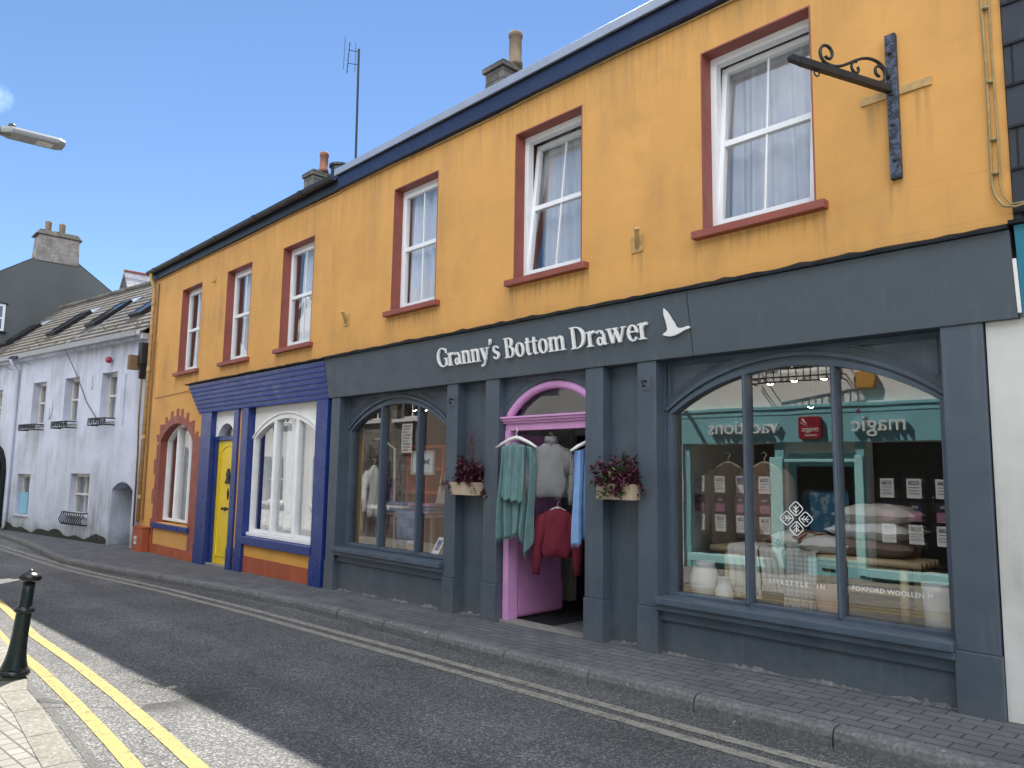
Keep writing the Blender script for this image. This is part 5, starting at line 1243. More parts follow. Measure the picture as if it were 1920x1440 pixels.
for y_ in (.18, .58): MB().lathe([(.085, 9.15), (.088, 9.3), (.095, 9.46), (.10, 9.52), (.08, 9.52), (.07, 9.45)], (gx-.3, y_, 0), 14).build('chimney_pot', M['pot'], CHG, smooth=True)
wf = MB(); wf.box(gx-.02, gx+.015, -1.7, -1.64, 5.70, 6.55); wf.box(gx-.02, gx+.015, -.90, -.83, 5.70, 6.55); wf.box(gx-.02, gx+.015, -1.64, -.90, 6.48, 6.55); wf.box(gx-.02, gx+.015, -1.64, -.90, 5.70, 5.77); wf.box(gx-.02, gx+.015, -1.64, -.90, 6.08, 6.13)
GW = wf.build('window', M['upvc'], GH); MB().quad((gx+.004, -1.66, 5.72), (gx+.004, -.88, 5.72), (gx+.004, -.88, 6.52), (gx+.004, -1.66, 6.52)).build('pane', M['glass'], GW)
MB().box(gx-.02, gx+.06, -1.75, -.78, 5.64, 5.699).box(gx-.02, gx+.04, -1.75, -.78, 6.551, 6.58).build('sill', M['lead'], GW)
# mossy verge along the near roof edge of white house is its roof; rear return roof
RH = empty('rear_house', 'slated rear wing with bright sunlit roof behind white house ridge', 'house', (-25.6, 2.2, 0))
RX, RZ, RY = -25.9, 7.83, 2.05
mb = MB(); mb.prism([(RX-1.0, 3), (RX+1.0, 3), (RX+1.0, RZ-1.35), (RX, RZ-.03), (RX-1.0, RZ-1.35)], RY, RY+9, 'y'); mb.build('wall', M['grey_render'], RH)
rfm = MB()
for s_ in (-1, 1): rfm.hexa([(RX, RY-.06, RZ-.03), (RX, RY+9, RZ-.03), (RX+s_*1.1, RY+9, RZ-1.51), (RX+s_*1.1, RY-.06, RZ-1.51), (RX, RY-.06, RZ+.03), (RX, RY+9, RZ+.03), (RX+s_*1.15, RY+9, RZ-1.48), (RX+s_*1.15, RY-.06, RZ-1.48)])
M['pale_slate'] = slates('pale_sunlit_slates', (.34, .34, .37), .3, .2, 'xz', None, .2, .4)
rfm.build('roof', M['pale_slate'], RH)
MB().tube([(RX, RY-.06, RZ+.04), (RX, RY+9, RZ+.04)], .05, 6).build('ridge_tiles', M['brick_red'], RH)

# ------------------------------------------------------------------ right neighbour
NB_ = empty('neighbour_house', 'neighbouring house with dark hung slates, teal fascia and white lower wall', 'house', (1.5, 0, gz(1.5)))
M['dull_white'] = painted_wall('dull_white_roughcast', (.60, .595, .575), (.24, .235, .20), False, .8, (.44, .68), 6)
MB().box(-1.335, 5, .012, 7.9, -.6, 2.6).build('lower_wall', M['dull_white'], NB_)
MB().box(-1.145, 5, -.0, 7.9, 2.6, 6.0).build('wall', M['wall_slates'], NB_)
sl2 = MB(); rr = random.Random(2); z = 3.22; row = 0
while z < 5.9:
    x = -1.145-(.26 if row % 2 else 0)
    while x < 3:
        a, b = max(x, -1.145)+.003, x+.52-.003
        if b > a+.02: sl2.hexa([(a, -.026+rr.uniform(-.003, .003), z), (b, -.026+rr.uniform(-.003, .003), z), (b, -.001, z), (a, -.001, z), (a, -.012, z+.27), (b, -.012, z+.27), (b, -.001, z+.27), (a, -.001, z+.27)])
        x += .52
    z += .27; row += 1
sl2.build('hung_slates', M['wall_slates'], NB_)
fascia_prism(-1.125, 5, -1.125, 5, YT, YB, ZF1+.02, ZF0+.0, -.002).build('fascia_board', M['teal_dark'], NB_, bevel=.003)
flashing(NB_, XB1+.003, 5, ZF1+.022, .07)
MB().hexa([(-1.148, fy(2.60)-.004, 2.60), (-1.128, fy(2.60)-.004, 2.60), (-1.128, -.003, 2.60), (-1.148, -.003, 2.60), (-1.148, fy(2.92)-.004, 2.92), (-1.128, fy(2.92)-.004, 2.92), (-1.128, -.003, 2.92), (-1.148, -.003, 2.92)]).build('edge_strip', M['white_wood'], NB_)
roof(NB_, XB1+.01, 5, 6.0, M['dark_slate'], .05)

# ------------------------------------------------------------------ street lamp (top left)
SL = empty('street_lamp', 'grey flat street lamp head on arm at the left edge', 'street lamp', (-9.1, -5.2, .0))
MB().tube([(-9.1, -5.2, -.2), (-9.1, -5.2, 1.2)], .075, 14).tube([(-9.1, -5.2, 1.2), (-9.1, -5.2, 4.75)], .05, 14).build('pole', M['grey_metal'], SL, smooth=True)
MB().tube([(-9.1, -5.2, 4.7), (-9.1, -5.12, 4.9), (-9.1, -4.9, 5.0), (-9.1, -3.93, 5.03)], .034, 12).build('arm', M['grey_metal'], SL, smooth=True)
def lz(y): return 5.03+.03*(y+3.95)
hp = [(-.05, -4.02), (-.115, -3.93), (-.115, -3.50), (-.075, -3.44), (.075, -3.44), (.115, -3.50), (.115, -3.93), (.05, -4.02)]
mb = MB(); n = len(hp)
lv = [[(-9.1+a*k, y, lz(y)+dz) for a, y in hp] for k, dz in ((1, -.02), (1.02, .0), (1., .022), (.8, .05))]
v = sum(lv, []); f = [tuple(range(n-1, -1, -1)), tuple(3*n+i for i in range(n))]+[(r_*n+i, r_*n+(i+1) % n, (r_+1)*n+(i+1) % n, (r_+1)*n+i) for r_ in range(3) for i in range(n)]
mb.add(v, f); mb.build('lamp_head', M['grey_metal'], SL)
MB().hexa([(-9.1+a, y, lz(y)-.0205-h) for h in (.008, 0) for a, y in ((-.065, -3.69), (.065, -3.69), (.065, -3.54), (-.065, -3.54))]).build('lamp_lens', M['lens'], SL)
MB().lathe([(.035, 0), (.035, .045), (.025, .06), (.002, .065)], (-9.1, -3.92, lz(-3.9)+.045), 14).build('photocell', M['black'], SL, smooth=True)

# ------------------------------------------------------------------ opposite side of the street (seen reflected in the glass)
OR_ = Vector((-4.5, -6.5, 0)); ORZ = R(-3.49)
def opt(lx, ly, z): c_, s_ = math.cos(ORZ), math.sin(ORZ); return (OR_.x+lx*c_-ly*s_, OR_.y+lx*s_+ly*c_, z)
TS = empty('travel_shop', 'white travel agency building with teal shopfront opposite, seen in window reflection', 'shop', OR_, ORZ, local=True)
w = MB(); wall_with_holes(w, -3.6, 4.2, -.3, 5.5, -.35, 0, [(-3.3, -1.70, .22, 2.17), (-1.55, -.40, -.3, 2.0), (-.28, 3.6, .22, 2.17), (-1.85, -.65, 3.35, 4.75), (1.6, 2.8, 3.35, 4.75)])
w.box(-3.6, -3.4, -7, -.36, -.3, 5.5); w.box(4.0, 4.2, -7, -.36, -.3, 5.5); w.box(-3.4, 4.0, -7, -6.8, -.3, 5.5)
w.build('wall', M['cream_rough'], TS)
MB().box(-3.39, 3.99, -6.79, -.36, 2.6, 2.8).box(-3.39, 3.99, -2.6, -2.5, -.3, 2.6).build('interior', M['inner_dark'], TS)
MB().hexa([(-3.7, .3, 5.42), (4.3, .3, 5.42), (4.3, -3.5, 8.0), (-3.7, -3.5, 8.0), (-3.7, .3, 5.5), (4.3, .3, 5.5), (4.3, -3.5, 8.08), (-3.7, -3.5, 8.08)]).hexa([(-3.7, -3.5, 8.0), (4.3, -3.5, 8.0), (4.3, -7.3, 5.42), (-3.7, -7.3, 5.42), (-3.7, -3.5, 8.08), (4.3, -3.5, 8.08), (4.3, -7.3, 5.5), (-3.7, -7.3, 5.5)]).build('roof', M['dark_slate'], TS)
MB().box(-3.45, 4.0, .002, .12, 2.17, 2.63).build('fascia_board', M['teal_fascia'], TS, bevel=.004)
MB().box(-3.5, 4.05, .002, .15, 2.72, 2.78).box(-3.5, 4.05, .002, .13, 2.631, 2.719).build('cornice', M['teal'], TS, bevel=.01)
tm = MB()
for a, b in ((-3.45, -3.3), (-1.70, -1.55), (-.40, -.28), (3.6, 4.0)): tm.box(a, b, .002, .06, -.25, 2.168)
tm.build('pilaster', M['teal'], TS)
tm = MB(); tm.box(-1.78, -1.56, .061, .09, .12, 1.93); tm.box(-.42, -.30, .061, .09, .12, 1.95); tm.box(-1.55, -.41, .0, .07, 1.85, 1.90)
tm.build('door_surround', M['teal_trim'], TS, bevel=.006)
MB().box(-3.29, -1.72, .002, .20, .12, .24).box(-.27, 3.6, .002, .20, .12, .24).build('window_sill', M['teal_trim'], TS, bevel=.008)
MB().box(-3.29, -1.72, .002, .05, -.25, .119).box(-.27, 3.6, .002, .05, -.25, .119).build('stall_riser', M['teal'], TS)
od = MB(); od.box(-1.55, -1.44, -.2, -.14, -.1, 2.0); od.box(-.51, -.40, -.2, -.14, -.1, 2.0); od.box(-1.44, -.51, -.2, -.14, 1.78, 2.0); od.box(-1.44, -.51, -.2, -.14, -.1, .32)
od.build('door', M['teal'], TS); MB().box(-1.05, -.85, -.139, -.13, .12, .16).build('letterbox', M['black'], TS)
for a, b, c, d, y in ((-3.3, -1.70, .22, 2.17, -.03), (-.28, 3.6, .22, 2.17, -.03), (-1.44, -.51, .32, 1.78, -.17), (-1.85, -.65, 3.35, 4.75, -.15), (1.6, 2.8, 3.35, 4.75, -.15)):
    MB().quad((a, y, c), (b, y, c), (b, y, d), (a, y, d)).build('pane', M['glass_opp'], TS)
for a, b in ((-1.85, -.65), (1.6, 2.8)):
    f = MB(); f.box(a, a+.07, -.2, -.13, 3.35, 4.75); f.box(b-.07, b, -.2, -.13, 3.35, 4.75); f.box(a+.07, b-.07, -.2, -.13, 4.68, 4.75); f.box(a+.07, b-.07, -.2, -.13, 3.35, 3.42); f.box(a+.07, b-.07, -.2, -.13, 4.02, 4.08); f.build('window', M['white_wood'], TS)
MB().box(-1.35, -.62, -.19, -.175, .74, 1.40).build('wall_map', M['map'], TS)
def otext(txt, size, lx, z, y, name, mat, ext=.02, align='LEFT'):
    m = Matrix(((-1, 0, 0, lx), (0, 0, 1, y), (0, 1, 0, z), (0, 0, 0, 1))); return text_mesh(txt, size, name, mat, TS, m, ext, align)
otext('magic', .36, .40, 2.33, .17, 'lettering', M['letter'], .03); otext('vacations', .345, -1.58, 2.33, .17, 'lettering', M['letter'], .03)
st = MB(); st.prism([(-.30+.045*(1 if k % 2 == 0 else .42)*math.sin(k*math.pi/5), 2.64+.045*(1 if k % 2 == 0 else .42)*math.cos(k*math.pi/5)) for k in range(10)], .17, .19); st.build('star', M['logo_red'], TS)
LG = MB().prism([(-1.24, 2.24), (-1.22, 2.22), (-.90, 2.22), (-.88, 2.24), (-.88, 2.56), (-.90, 2.58), (-1.22, 2.58), (-1.24, 2.56)], .121, .19).build('logo_sign', M['logo_red'], TS, bevel=.004)
MB().prism([(-1.10, 2.42), (-1.20, 2.48), (-1.20, 2.50)], .191, .194).prism([(-1.08, 2.43), (-1.19, 2.54), (-1.16, 2.55)], .191, .194).build('logo_rays', M['letter'], LG)
otext('magic', .12, -.92, 2.34, .193, 'logo_text', M['letter'], .002).parent = LG; otext('vacations', .055, -.94, 2.265, .193, 'logo_text', M['letter'], .002).parent = LG
ALB = empty('alarm_box', 'amber hexagonal alarm box on white wall opposite, seen in reflection', 'alarm box', opt(-.22, 0, 3.1), ORZ)
MB().prism([opt(0, 0, 0)[:0] or (OR_.x-.34, 3.0), (OR_.x-.10, 3.0), (OR_.x-.06, 3.14), (OR_.x-.10, 3.27), (OR_.x-.34, 3.27), (OR_.x-.38, 3.14)], OR_.y+.015, OR_.y+.11).build('alarm_case', M['amber'], ALB, bevel=.01)
IG = empty('window_guard', 'black iron balconette on white wall opposite, seen in reflection', 'window guard', opt(-1.25, 0, 3.1), ORZ)
ig = MB(); 
def oz(lx, ly, z): return opt(lx, ly, z)
for z in (3.16, 3.24, 3.44): ig.tube([oz(-1.98, .0, z), oz(-1.98, .26, z), oz(-.52, .26, z), oz(-.52, 0, z)], .013, 5)
for k in range(13):
    x = lerp(-1.98, -.52, k/12); ig.tube([oz(x, .26, 3.16), oz(x, .26, 3.44)], .010, 5)
    if k % 3 == 1: ig.tube([oz(x+.06+.04*math.cos(t), .26, 3.2+.035*math.sin(t)) for t in [q*.7 for q in range(10)]], .008, 5)
ig.build('rails', M['iron'], IG)
# price cards in the opposite window
CN = ['first', 'second', 'third', 'fourth']; RN = ['top', 'middle', 'bottom']
for ci, lx in enumerate((-3.19, -2.78, -2.38, -1.96, .0, .38, .76, 1.14)):
    for ri, z in enumerate((1.46, 1.115, .78)):
        side = 'left' if ci < 4 else 'right'; col = CN[ci % 4]
        kind = 'dark and mauve offer card' if ri == 1 else 'white price card'
        P_ = empty('price_card', f'{kind}, {RN[ri]} row, {col} column, {side} half of the reflected shop window', 'price card', opt(lx, -.06, z), ORZ, group='holiday price cards in the reflected shop window', local=True)
        pm = MB(); pm.box(-.10, .10, -.012, -.004, -.145, .145); sheet = pm.build('sheet', M['print_navy'] if ri == 1 else M['paper'], P_)
        if ri == 1: MB().box(-.092, .092, -.003, -.001, -.137, .0).build('picture', M['print_mauve'], sheet)
        else:
            ln = MB()
            if (ci, ri) == (2, 0): MB().box(-.085, .085, -.003, -.0015, .0, .06).build('picture', M['print_grey'], sheet); MB().box(-.085, .085, -.003, -.001, .061, .12).build('picture', M['print_blue'], sheet)
            else:
                for k in range(5): ln.box(-.07, .07-.02*(k % 2), -.003, -.0015, .10-.045*k, .108-.045*k)
                ln.build('printed_lines', M['print_grey'], sheet)
        t_ = ('€1299', '€1179', '€1099', '€1399')[ci % 4] if ri != 1 else '50%'
        tm_ = text_mesh(t_, .055, 'price_text', M['print_grey'] if ri != 1 else M['letter'], None, Matrix(((-1, 0, 0, .0), (0, 0, 1, -.0005), (0, 1, 0, .055), (0, 0, 0, 1))), .0006, 'CENTER'); tm_.parent = sheet
        sd_ = MB()
        for a in (-.13, .13):
            for b in (-.125, .125): sd_.lathe([(.009, -.004), (.009, .006), (.004, .01)], (a, .0, b), 8, (0, 1, 0))
        sd_.tube([(-.13, -.002, -.19), (-.13, -.002, .19)], .0015, 4); sd_.tube([(.13, -.002, -.19), (.13, -.002, .19)], .0015, 4)
        sd_.build('studs', M['gold'], P_)
# neighbours opposite
def opp_house(name, label, x0, x1, zt, mat, roofm, wins, gables=(), ridge=2.8, door=None, depth=7):
    T = empty(name, label, 'house', opt((x0+x1)/2, 0, 0), ORZ, local=True); o = (x0+x1)/2; x0 -= o; x1 -= o
    hs = [(a-o, b-o, c, d) for a, b, c, d in wins]
    w = MB(); wall_with_holes(w, x0, x1, -.6, zt, -.35, 0, hs); w.box(x0, x0+.2, -depth, -.36, -.6, zt); w.box(x1-.2, x1, -depth, -.36, -.6, zt); w.box(x0+.2, x1-.2, -depth, -depth+.2, -.6, zt)
    w.build('wall', mat, T); MB().box(x0+.21, x1-.21, -1.6, -1.5, -.6, zt-.1).build('interior', M['inner_dark'], T)
    m = -depth/2; r_ = MB()
    r_.hexa([(x0-.02, .2, zt-.1), (x1+.02, .2, zt-.1), (x1+.02, m, zt+ridge), (x0-.02, m, zt+ridge), (x0-.02, .2, zt-.02), (x1+.02, .2, zt-.02), (x1+.02, m, zt+ridge+.08), (x0-.02, m, zt+ridge+.08)])
    r_.hexa([(x0-.02, m, zt+ridge), (x1+.02, m, zt+ridge), (x1+.02, -depth-.2, zt-.1), (x0-.02, -depth-.2, zt-.1), (x0-.02, m, zt+ridge+.08), (x1+.02, m, zt+ridge+.08), (x1+.02, -depth-.2, zt-.02), (x0-.02, -depth-.2, zt-.02)])
    r_.build('roof', roofm, T); MB().box(x0, x1, .02, .16, zt-.14, zt-.03).build('gutter', M['white_cable'], T)
    for a, b, c, d in hs:
        f = MB(); f.box(a, a+.06, -.2, -.13, c, d); f.box(b-.06, b, -.2, -.13, c, d); f.box(a+.06, b-.06, -.2, -.13, d-.06, d); f.box(a+.06, b-.06, -.2, -.13, c, c+.06); mz = (c+d)/2; f.box(a+.06, b-.06, -.2, -.13, mz-.025, mz+.025); xm = (a+b)/2; f.box(xm-.02, xm+.02, -.19, -.14, c+.06, mz-.025)
        fo = f.build('window', M['white_wood'], T); MB().quad((a, -.16, c), (b, -.16, c), (b, -.16, d), (a, -.16, d)).build('pane', M['glass_opp'], fo)
        MB().box(a-.1, b+.1, -.13, .08, c-.09, c-.001).build('sill', M['white_smooth'], fo)
    for gc, gw, gz_ in gables:
        gc -= o; g = MB(); b0 = gz_-gw*.95
        g.prism([(gc-gw, zt-.3), (gc+gw, zt-.3), (gc+gw, b0), (gc, gz_), (gc-gw, b0)], -3, .03); G_ = g.build('dormer', M['white_smooth'], T)
        f = MB()
        for s_ in (-1, 1): f.hexa([(gc, .032, gz_+.0), (gc+s_*gw*1.08, .032, gz_-gw*1.026), (gc+s_*gw*1.08, .10, gz_-gw*1.026), (gc, .10, gz_), (gc, .032, gz_+.20), (gc+s_*gw*1.08, .032, gz_-gw*1.026+.2), (gc+s_*gw*1.08, .10, gz_-gw*1.026+.2), (gc, .10, gz_+.20)])
        f.build('bargeboard', M['white_wood'], G_)
        f = MB()
        for s_ in (-1, 1): f.hexa([(gc, -3, gz_+.1), (gc+s_*gw*1.1, -3, gz_-gw*.945), (gc+s_*gw*1.1, .031, gz_-gw*.945), (gc, .031, gz_+.1), (gc, -3, gz_+.18), (gc+s_*gw*1.1, -3, gz_-gw*.87), (gc+s_*gw*1.1, .031, gz_-gw*.87), (gc, .031, gz_+.18)])
        f.build('roof', roofm, G_)
        f = MB(); f.box(gc-.4, gc+.4, .032, .06, zt+.0, zt+.9); f.build('window', M['glass_opp'], G_)
    return T
opp_house('dark_house', 'dark grey roughcast house opposite, reflected in the fanlight', -8.6, -3.62, 5.2, M['dark_render'], M['dark_slate'], [(-7.6, -6.6, .9, 2.1), (-5.4, -4.5, .9, 2.1), (-7.4, -6.6, 3.5, 4.7), (-5.3, -4.5, 3.5, 4.7)])
opp_house('brown_house', 'brown grey plastered house opposite, reflected in the smaller shop window', -10.72, -8.62, 5.1, M['brown_wall'], M['dark_slate'], [(-10.3, -9.5, 3.2, 4.5)])
opp_house('stone_house', 'grey rubble stone house opposite with pale window sills, seen in reflection', -13.9, -10.74, 5.3, M['rubble'], M['dark_slate'], [(-11.9, -11.0, 2.95, 4.3), (-13.3, -12.5, 2.95, 4.3), (-12.9, -12.1, .7, 1.9)])
opp_house('gabled_white_house', 'white house with gabled dormers and white bargeboards opposite, reflected upstairs', -24, -13.92, 4.9, M['white_smooth'], M['dark_slate'], [(-15.4, -14.5, 3.0, 4.3), (-17.9, -17, 3, 4.3), (-20.6, -19.6, 3, 4.3), (-15.6, -14.3, .6, 2.0), (-18.4, -17.2, .6, 2), (-21.4, -20, .6, 2)], [(-16.4, 1.45, 6.75), (-21.5, 1.45, 6.75)], 2.2)
opp_house('cream_house', 'cream house further down the opposite side of the street', -34, -24.02, 5.6, M['cream_rough'], M['dark_slate'], [(-26, -25, 3.1, 4.4), (-29, -28, 3.1, 4.4), (-26.2, -24.8, .6, 2.0), (-29.2, -27.8, .6, 2)])
opp_house('end_house', 'plain white house beside the travel agency on the opposite side', 4.22, 14, 5.4, M['white_smooth'], M['dark_slate'], [(5.5, 6.5, 3.1, 4.5), (9, 10, 3.1, 4.5), (5.4, 7, .7, 2.2)])
# white sign and creeper on the stone house
SG = empty('wall_sign', 'white printed sign hung on stone wall opposite, seen in small window', 'sign', opt(-11.4, .05, 2.45), ORZ, local=True)
MB().box(-.2, .2, -.02, .0, -.38, .38).build('sign_panel', M['paper'], SG)
ln = MB()
for k in range(9): ln.box(-.15, .15-.05*(k % 3), .0005, .002, .28-.075*k, .305-.075*k)
ln.build('printed_lines', M['print_grey'], SG)
CR = empty('climbing_plant', 'dry climbing plant on stone wall opposite, seen in small window', 'plant', opt(-12.6, 0, 0), ORZ)
cr = MB(); lf = MB(); rr = random.Random(31)
for k in range(26):
    p = Vector(opt(-12.6+rr.uniform(-.5, .5), .05, .0)); pts = [p]
    for q in range(9): p = p+Vector((rr.gauss(0, .09), rr.gauss(0, .015), rr.uniform(.16, .32))); pts.append(p)
    cr.tube(pts, .007, 4)
    for q in range(30): leaf(lf, rr.choice(pts[4:])+Vector((rr.gauss(0, .1), rr.gauss(.03, .03), rr.gauss(0, .1))), Vector((rr.gauss(0, 1), rr.gauss(0, 1), rr.gauss(0, 1))), Vector((0, 0, 1)), rr.uniform(.04, .09), .018)
cr.build('stems', M['twig'], CR); lf.build('foliage', M['leaf_green'], CR)

# ------------------------------------------------------------------ display in the big window
BZ = 1.015; FZ = .576
BE = empty('bench', 'bamboo display bench loaded with cushions and throws in the big window', 'bench', (-2.75, .68, FZ))
b = MB()
for k in range(5): b.tube([(-3.60, .50+.085*k, BZ-.02), (-1.93, .50+.085*k, BZ-.02)], .026, 9)
b.build('seat', M['bamboo'], BE, smooth=True)
for x in (-3.46, -2.74, -2.06):
    for y in (.53, .80): MB().tube([(x, y, FZ), (x, y, BZ-.05)], .030, 10).build('leg', M['bamboo'], BE, smooth=True)
MB().tube([(-3.46, .53, .78), (-2.06, .53, .78)], .018, 8).tube([(-3.46, .80, .80), (-2.06, .80, .80)], .018, 8).tube([(-3.46, .53, .95), (-2.06, .53, .95)], .014, 8).build('rail', M['bamboo'], BE, smooth=True)
def cushion(c, w, d, h, rz, mat, label, tilt=0, extra=None):
    T = empty('cushion', label, 'cushion', c, group='cushions piled on the bamboo bench')
    m = Matrix.Translation(c) @ Matrix.Rotation(rz, 4, 'Z') @ Matrix.Rotation(tilt, 4, 'Y'); n = 14; V = []; F = []
    for sgn in (1, -1):
        for j in range(n+1):
            for i in range(n+1):
                u, v = i/n*2-1, j/n*2-1
                e = max(0, (1-abs(u)**2.6)*(1-abs(v)**2.6))**.55
                pin = 1-.10*(1-abs(v)**2)*(abs(u)**3); pin2 = 1-.10*(1-abs(u)**2)*(abs(v)**3)
                V.append(m @ Vector((u*w/2*pin, v*d/2*pin2, sgn*h/2*e+.004*math.sin(u*9+v*7))))
        b0 = 0 if sgn == 1 else (n+1)**2
        F += [(b0+j*(n+1)+i, b0+j*(n+1)+i+1, b0+(j+1)*(n+1)+i+1, b0+(j+1)*(n+1)+i) for j in range(n) for i in range(n)]
    MB().add(V, F).build('cover', mat, T, smooth=True)
    if extra: extra(T, m)
    return T
cushion((-2.33, .72, 1.09), .64, .46, .17, .1, M['cushion_brown'], 'brown banded cushion at the bottom of the pale pile')
cushion((-2.30, .70, 1.21), .60, .46, .16, -.1, M['cushion_pale'], 'pale linen cushion in the middle of the pile')
cushion((-2.28, .70, 1.33), .58, .44, .16, .15, M['cushion'], 'oatmeal cushion on top of the window bench pile')
cushion((-2.64, .60, 1.085), .38, .34, .14, .3, M['cushion_pale'], 'small pale cushion leaning in front of the pile')
def tass(T, m):
    t = MB(); rr = random.Random(5)
    for cx_ in (-.10, .10):
        for k in range(16): p = m @ Vector((cx_+rr.gauss(0, .02), -.06, .065)); q = m @ Vector((cx_+rr.gauss(0, .035), -.22, .03-rr.uniform(0, .05))); t.tube([p, (p+q)/2+Vector((0, 0, .02)), q], .003, 4)
    t.build('tassels', M['throw_cream'], T)
cushion((-2.86, .66, 1.10), .50, .42, .15, .1, M['cowhide'], 'brown and white cowhide cushion with cream tassels', 0, tass)
def throw(x0, x1, y, zt, zb, mat, label, seed, fringe=.07, top=.34):
    T = empty('throw', label, 'throw', ((x0+x1)/2, y, zt)); rr = random.Random(seed); ph = rr.uniform(0, 6)
    L1 = top; L2 = zt-zb
    def fn(u, v):
        s = v*(L1+L2); x = lerp(x0, x1, u)+.01*math.sin(v*6+ph)
        if s < L1: return (x, y+L1-s, zt+.012+.004*math.sin(u*20+s*9))
        t = s-L1; return (x+.01*math.sin(t*8), y-.03-.008*math.sin(u*24+ph)*min(1, t*6), zt-t)
    MB().grid(fn, 50, 26, (0, -.008, .006)).build('cloth', mat, T, smooth=True)
    f = MB()
    for i in range(46):
        p = Vector(fn((i+.5)/46, 1)); f.tube([p, p+Vector((rr.gauss(0, .006), -.004, -fringe*.5)), p+Vector((rr.gauss(0, .010), rr.gauss(0, .005), -fringe))], .0035, 4)
    f.build('fringe', mat, T)
throw(-3.40, -3.13, .47, BZ+.01, .70, M['throw_cream'], 'cream fringed throw draped over left end of the bench', 3, .07)
throw(-3.11, -2.92, .46, BZ+.012, .80, M['throw_cream'], 'short pale throw over bench beside the left mullion', 4, .10)
throw(-2.91, -2.66, .455, BZ+.014, .68, M['throw_grey'], 'grey plaid fringed throw hanging from middle of the bench', 6, .09)
def vase(c, prof, mat, name, label, cat='vase'):
    T = empty(name, label, cat, c); MB().lathe(prof, c, 28).build('body', mat, T, smooth=True); return T
vase((-3.62, .42, FZ), [(.07, 0), (.10, .03), (.125, .10), (.125, .17), (.10, .24), (.085, .28), (.095, .30), (.08, .30), (.07, .27)], M['ceramic'], 'vase', 'large round white vase at left end of big window')
vase((-3.40, .36, FZ), [(.065, 0), (.075, .04), (.07, .10), (.05, .13), (.045, .19), (.055, .20), (.04, .20)], M['ceramic'], 'vase', 'small cream bottle vase next to the round vase')
vase((-2.52, .38, FZ), [(.08, 0), (.10, .06), (.115, .17), (.12, .23), (.105, .23), (.095, .16)], M['clay'], 'plant_pot', 'pale terracotta pot by the right mullion', 'pot')
vase((-1.80, .40, FZ), [(.085, 0), (.09, .10), (.10, .25), (.105, .33), (.09, .33)], M['ceramic'], 'vase', 'tall white crock at right corner of big window')
vase((-2.14, .84, BZ), [(.06, 0), (.09, .02), (.10, .06), (.085, .10), (.07, .10)], M['wicker'], 'basket', 'small wicker bowl at right end of the bench', 'basket')
for i, (x, lab) in enumerate(((-3.72, 'brown tweed jacket hanging at left edge of big window'), (-3.36, 'dark brown jacket hanging beside the left mullion'))):
    jumper('jacket', lab, M['jacket'] if i == 0 else M['cushion_brown'], x, 1.0, 1.72, .40, .78, R(20), .66, False, None, 'jacket')
def spot(x, y, z, label):
    T = empty('spotlight', label, 'spotlight', (x, y, z), group='lit ceiling spotlights')
    MB().tube([(x, y, 2.78), (x, y, z+.07)], .012, 6).lathe([(.03, -.05), (.035, .05), (.02, .07)], (x, y, z), 12, (.3, -.5, .8)).build('housing', M['black'], T)
    MB().lathe([(.001, -.053), (.024, -.052), (.024, -.06), (.001, -.064)], (x, y, z), 12, (.3, -.5, .8)).build('bulb', M['bulb'], T)
for x, y, z, l in ((-3.05, .55, 2.42, 'lit ceiling spotlight nearest the left mullion of big window'), (-2.84, .55, 2.43, 'lit ceiling spotlight in middle pane of big window'), (-2.60, .56, 2.43, 'lit ceiling spotlight by right mullion of big window'), (-3.15, 1.5, 2.30, 'lit spotlight deep inside the big window'), (-7.98, .52, 2.44, 'lit spotlight left of the small window mullion'), (-7.74, .52, 2.43, 'lit spotlight right of the small window mullion')): spot(x, y, z, l)
# vinyl mark and writing on the big pane
vy = .1665; vn = MB(); lc = Vector((-2.672, 1.295))
for k in range(4):
    a = k*math.pi/2; d = Vector((math.cos(a), math.sin(a))); q = Vector((-d.y, d.x)); c = lc+d*.073; r_ = .058
    cr_ = [c+d*r_, c+q*r_, c-d*r_, c-q*r_]; pts = []
    for i in range(4):
        p0, p1, p2 = cr_[i-1], cr_[i], cr_[(i+1) % 4]
        for t in (0, .5, 1): e = (p1.lerp(p0, .22)*(1-t)**2+p1*2*t*(1-t)+p1.lerp(p2, .22)*t*t); pts.append((e.x, vy, e.y))
    vn.tube(pts, .0035, 4, closed=True)
    L = lambda p: (p.x, vy, p.y)
    vn.tube([L(c-d*r_*.95), L(c+d*r_*.45)], .003, 4)
    for sg in (-1, 1): vn.tube([L(c-d*.005), L(c+d*.018+q*sg*.022)], .003, 4); vn.tube([L(c-d*.028), L(c-d*.008+q*sg*.022)], .003, 4)
vn.build('vinyl_mark', M['letter'], W2)
def gtext(t, size, x, z, sp): return text_mesh(t, size, 'vinyl_lettering', M['letter'], W2, Matrix(((1, 0, 0, x), (0, 0, -1, vy), (0, 1, 0, z), (0, 0, 0, 1))), .0006, 'LEFT', sp)
gtext('LIFESTYLE  IN', .048, -2.90, .805, 1.5); gtext('FOXFORD WOOLLEN M', .046, -2.28, .825, 1.05)

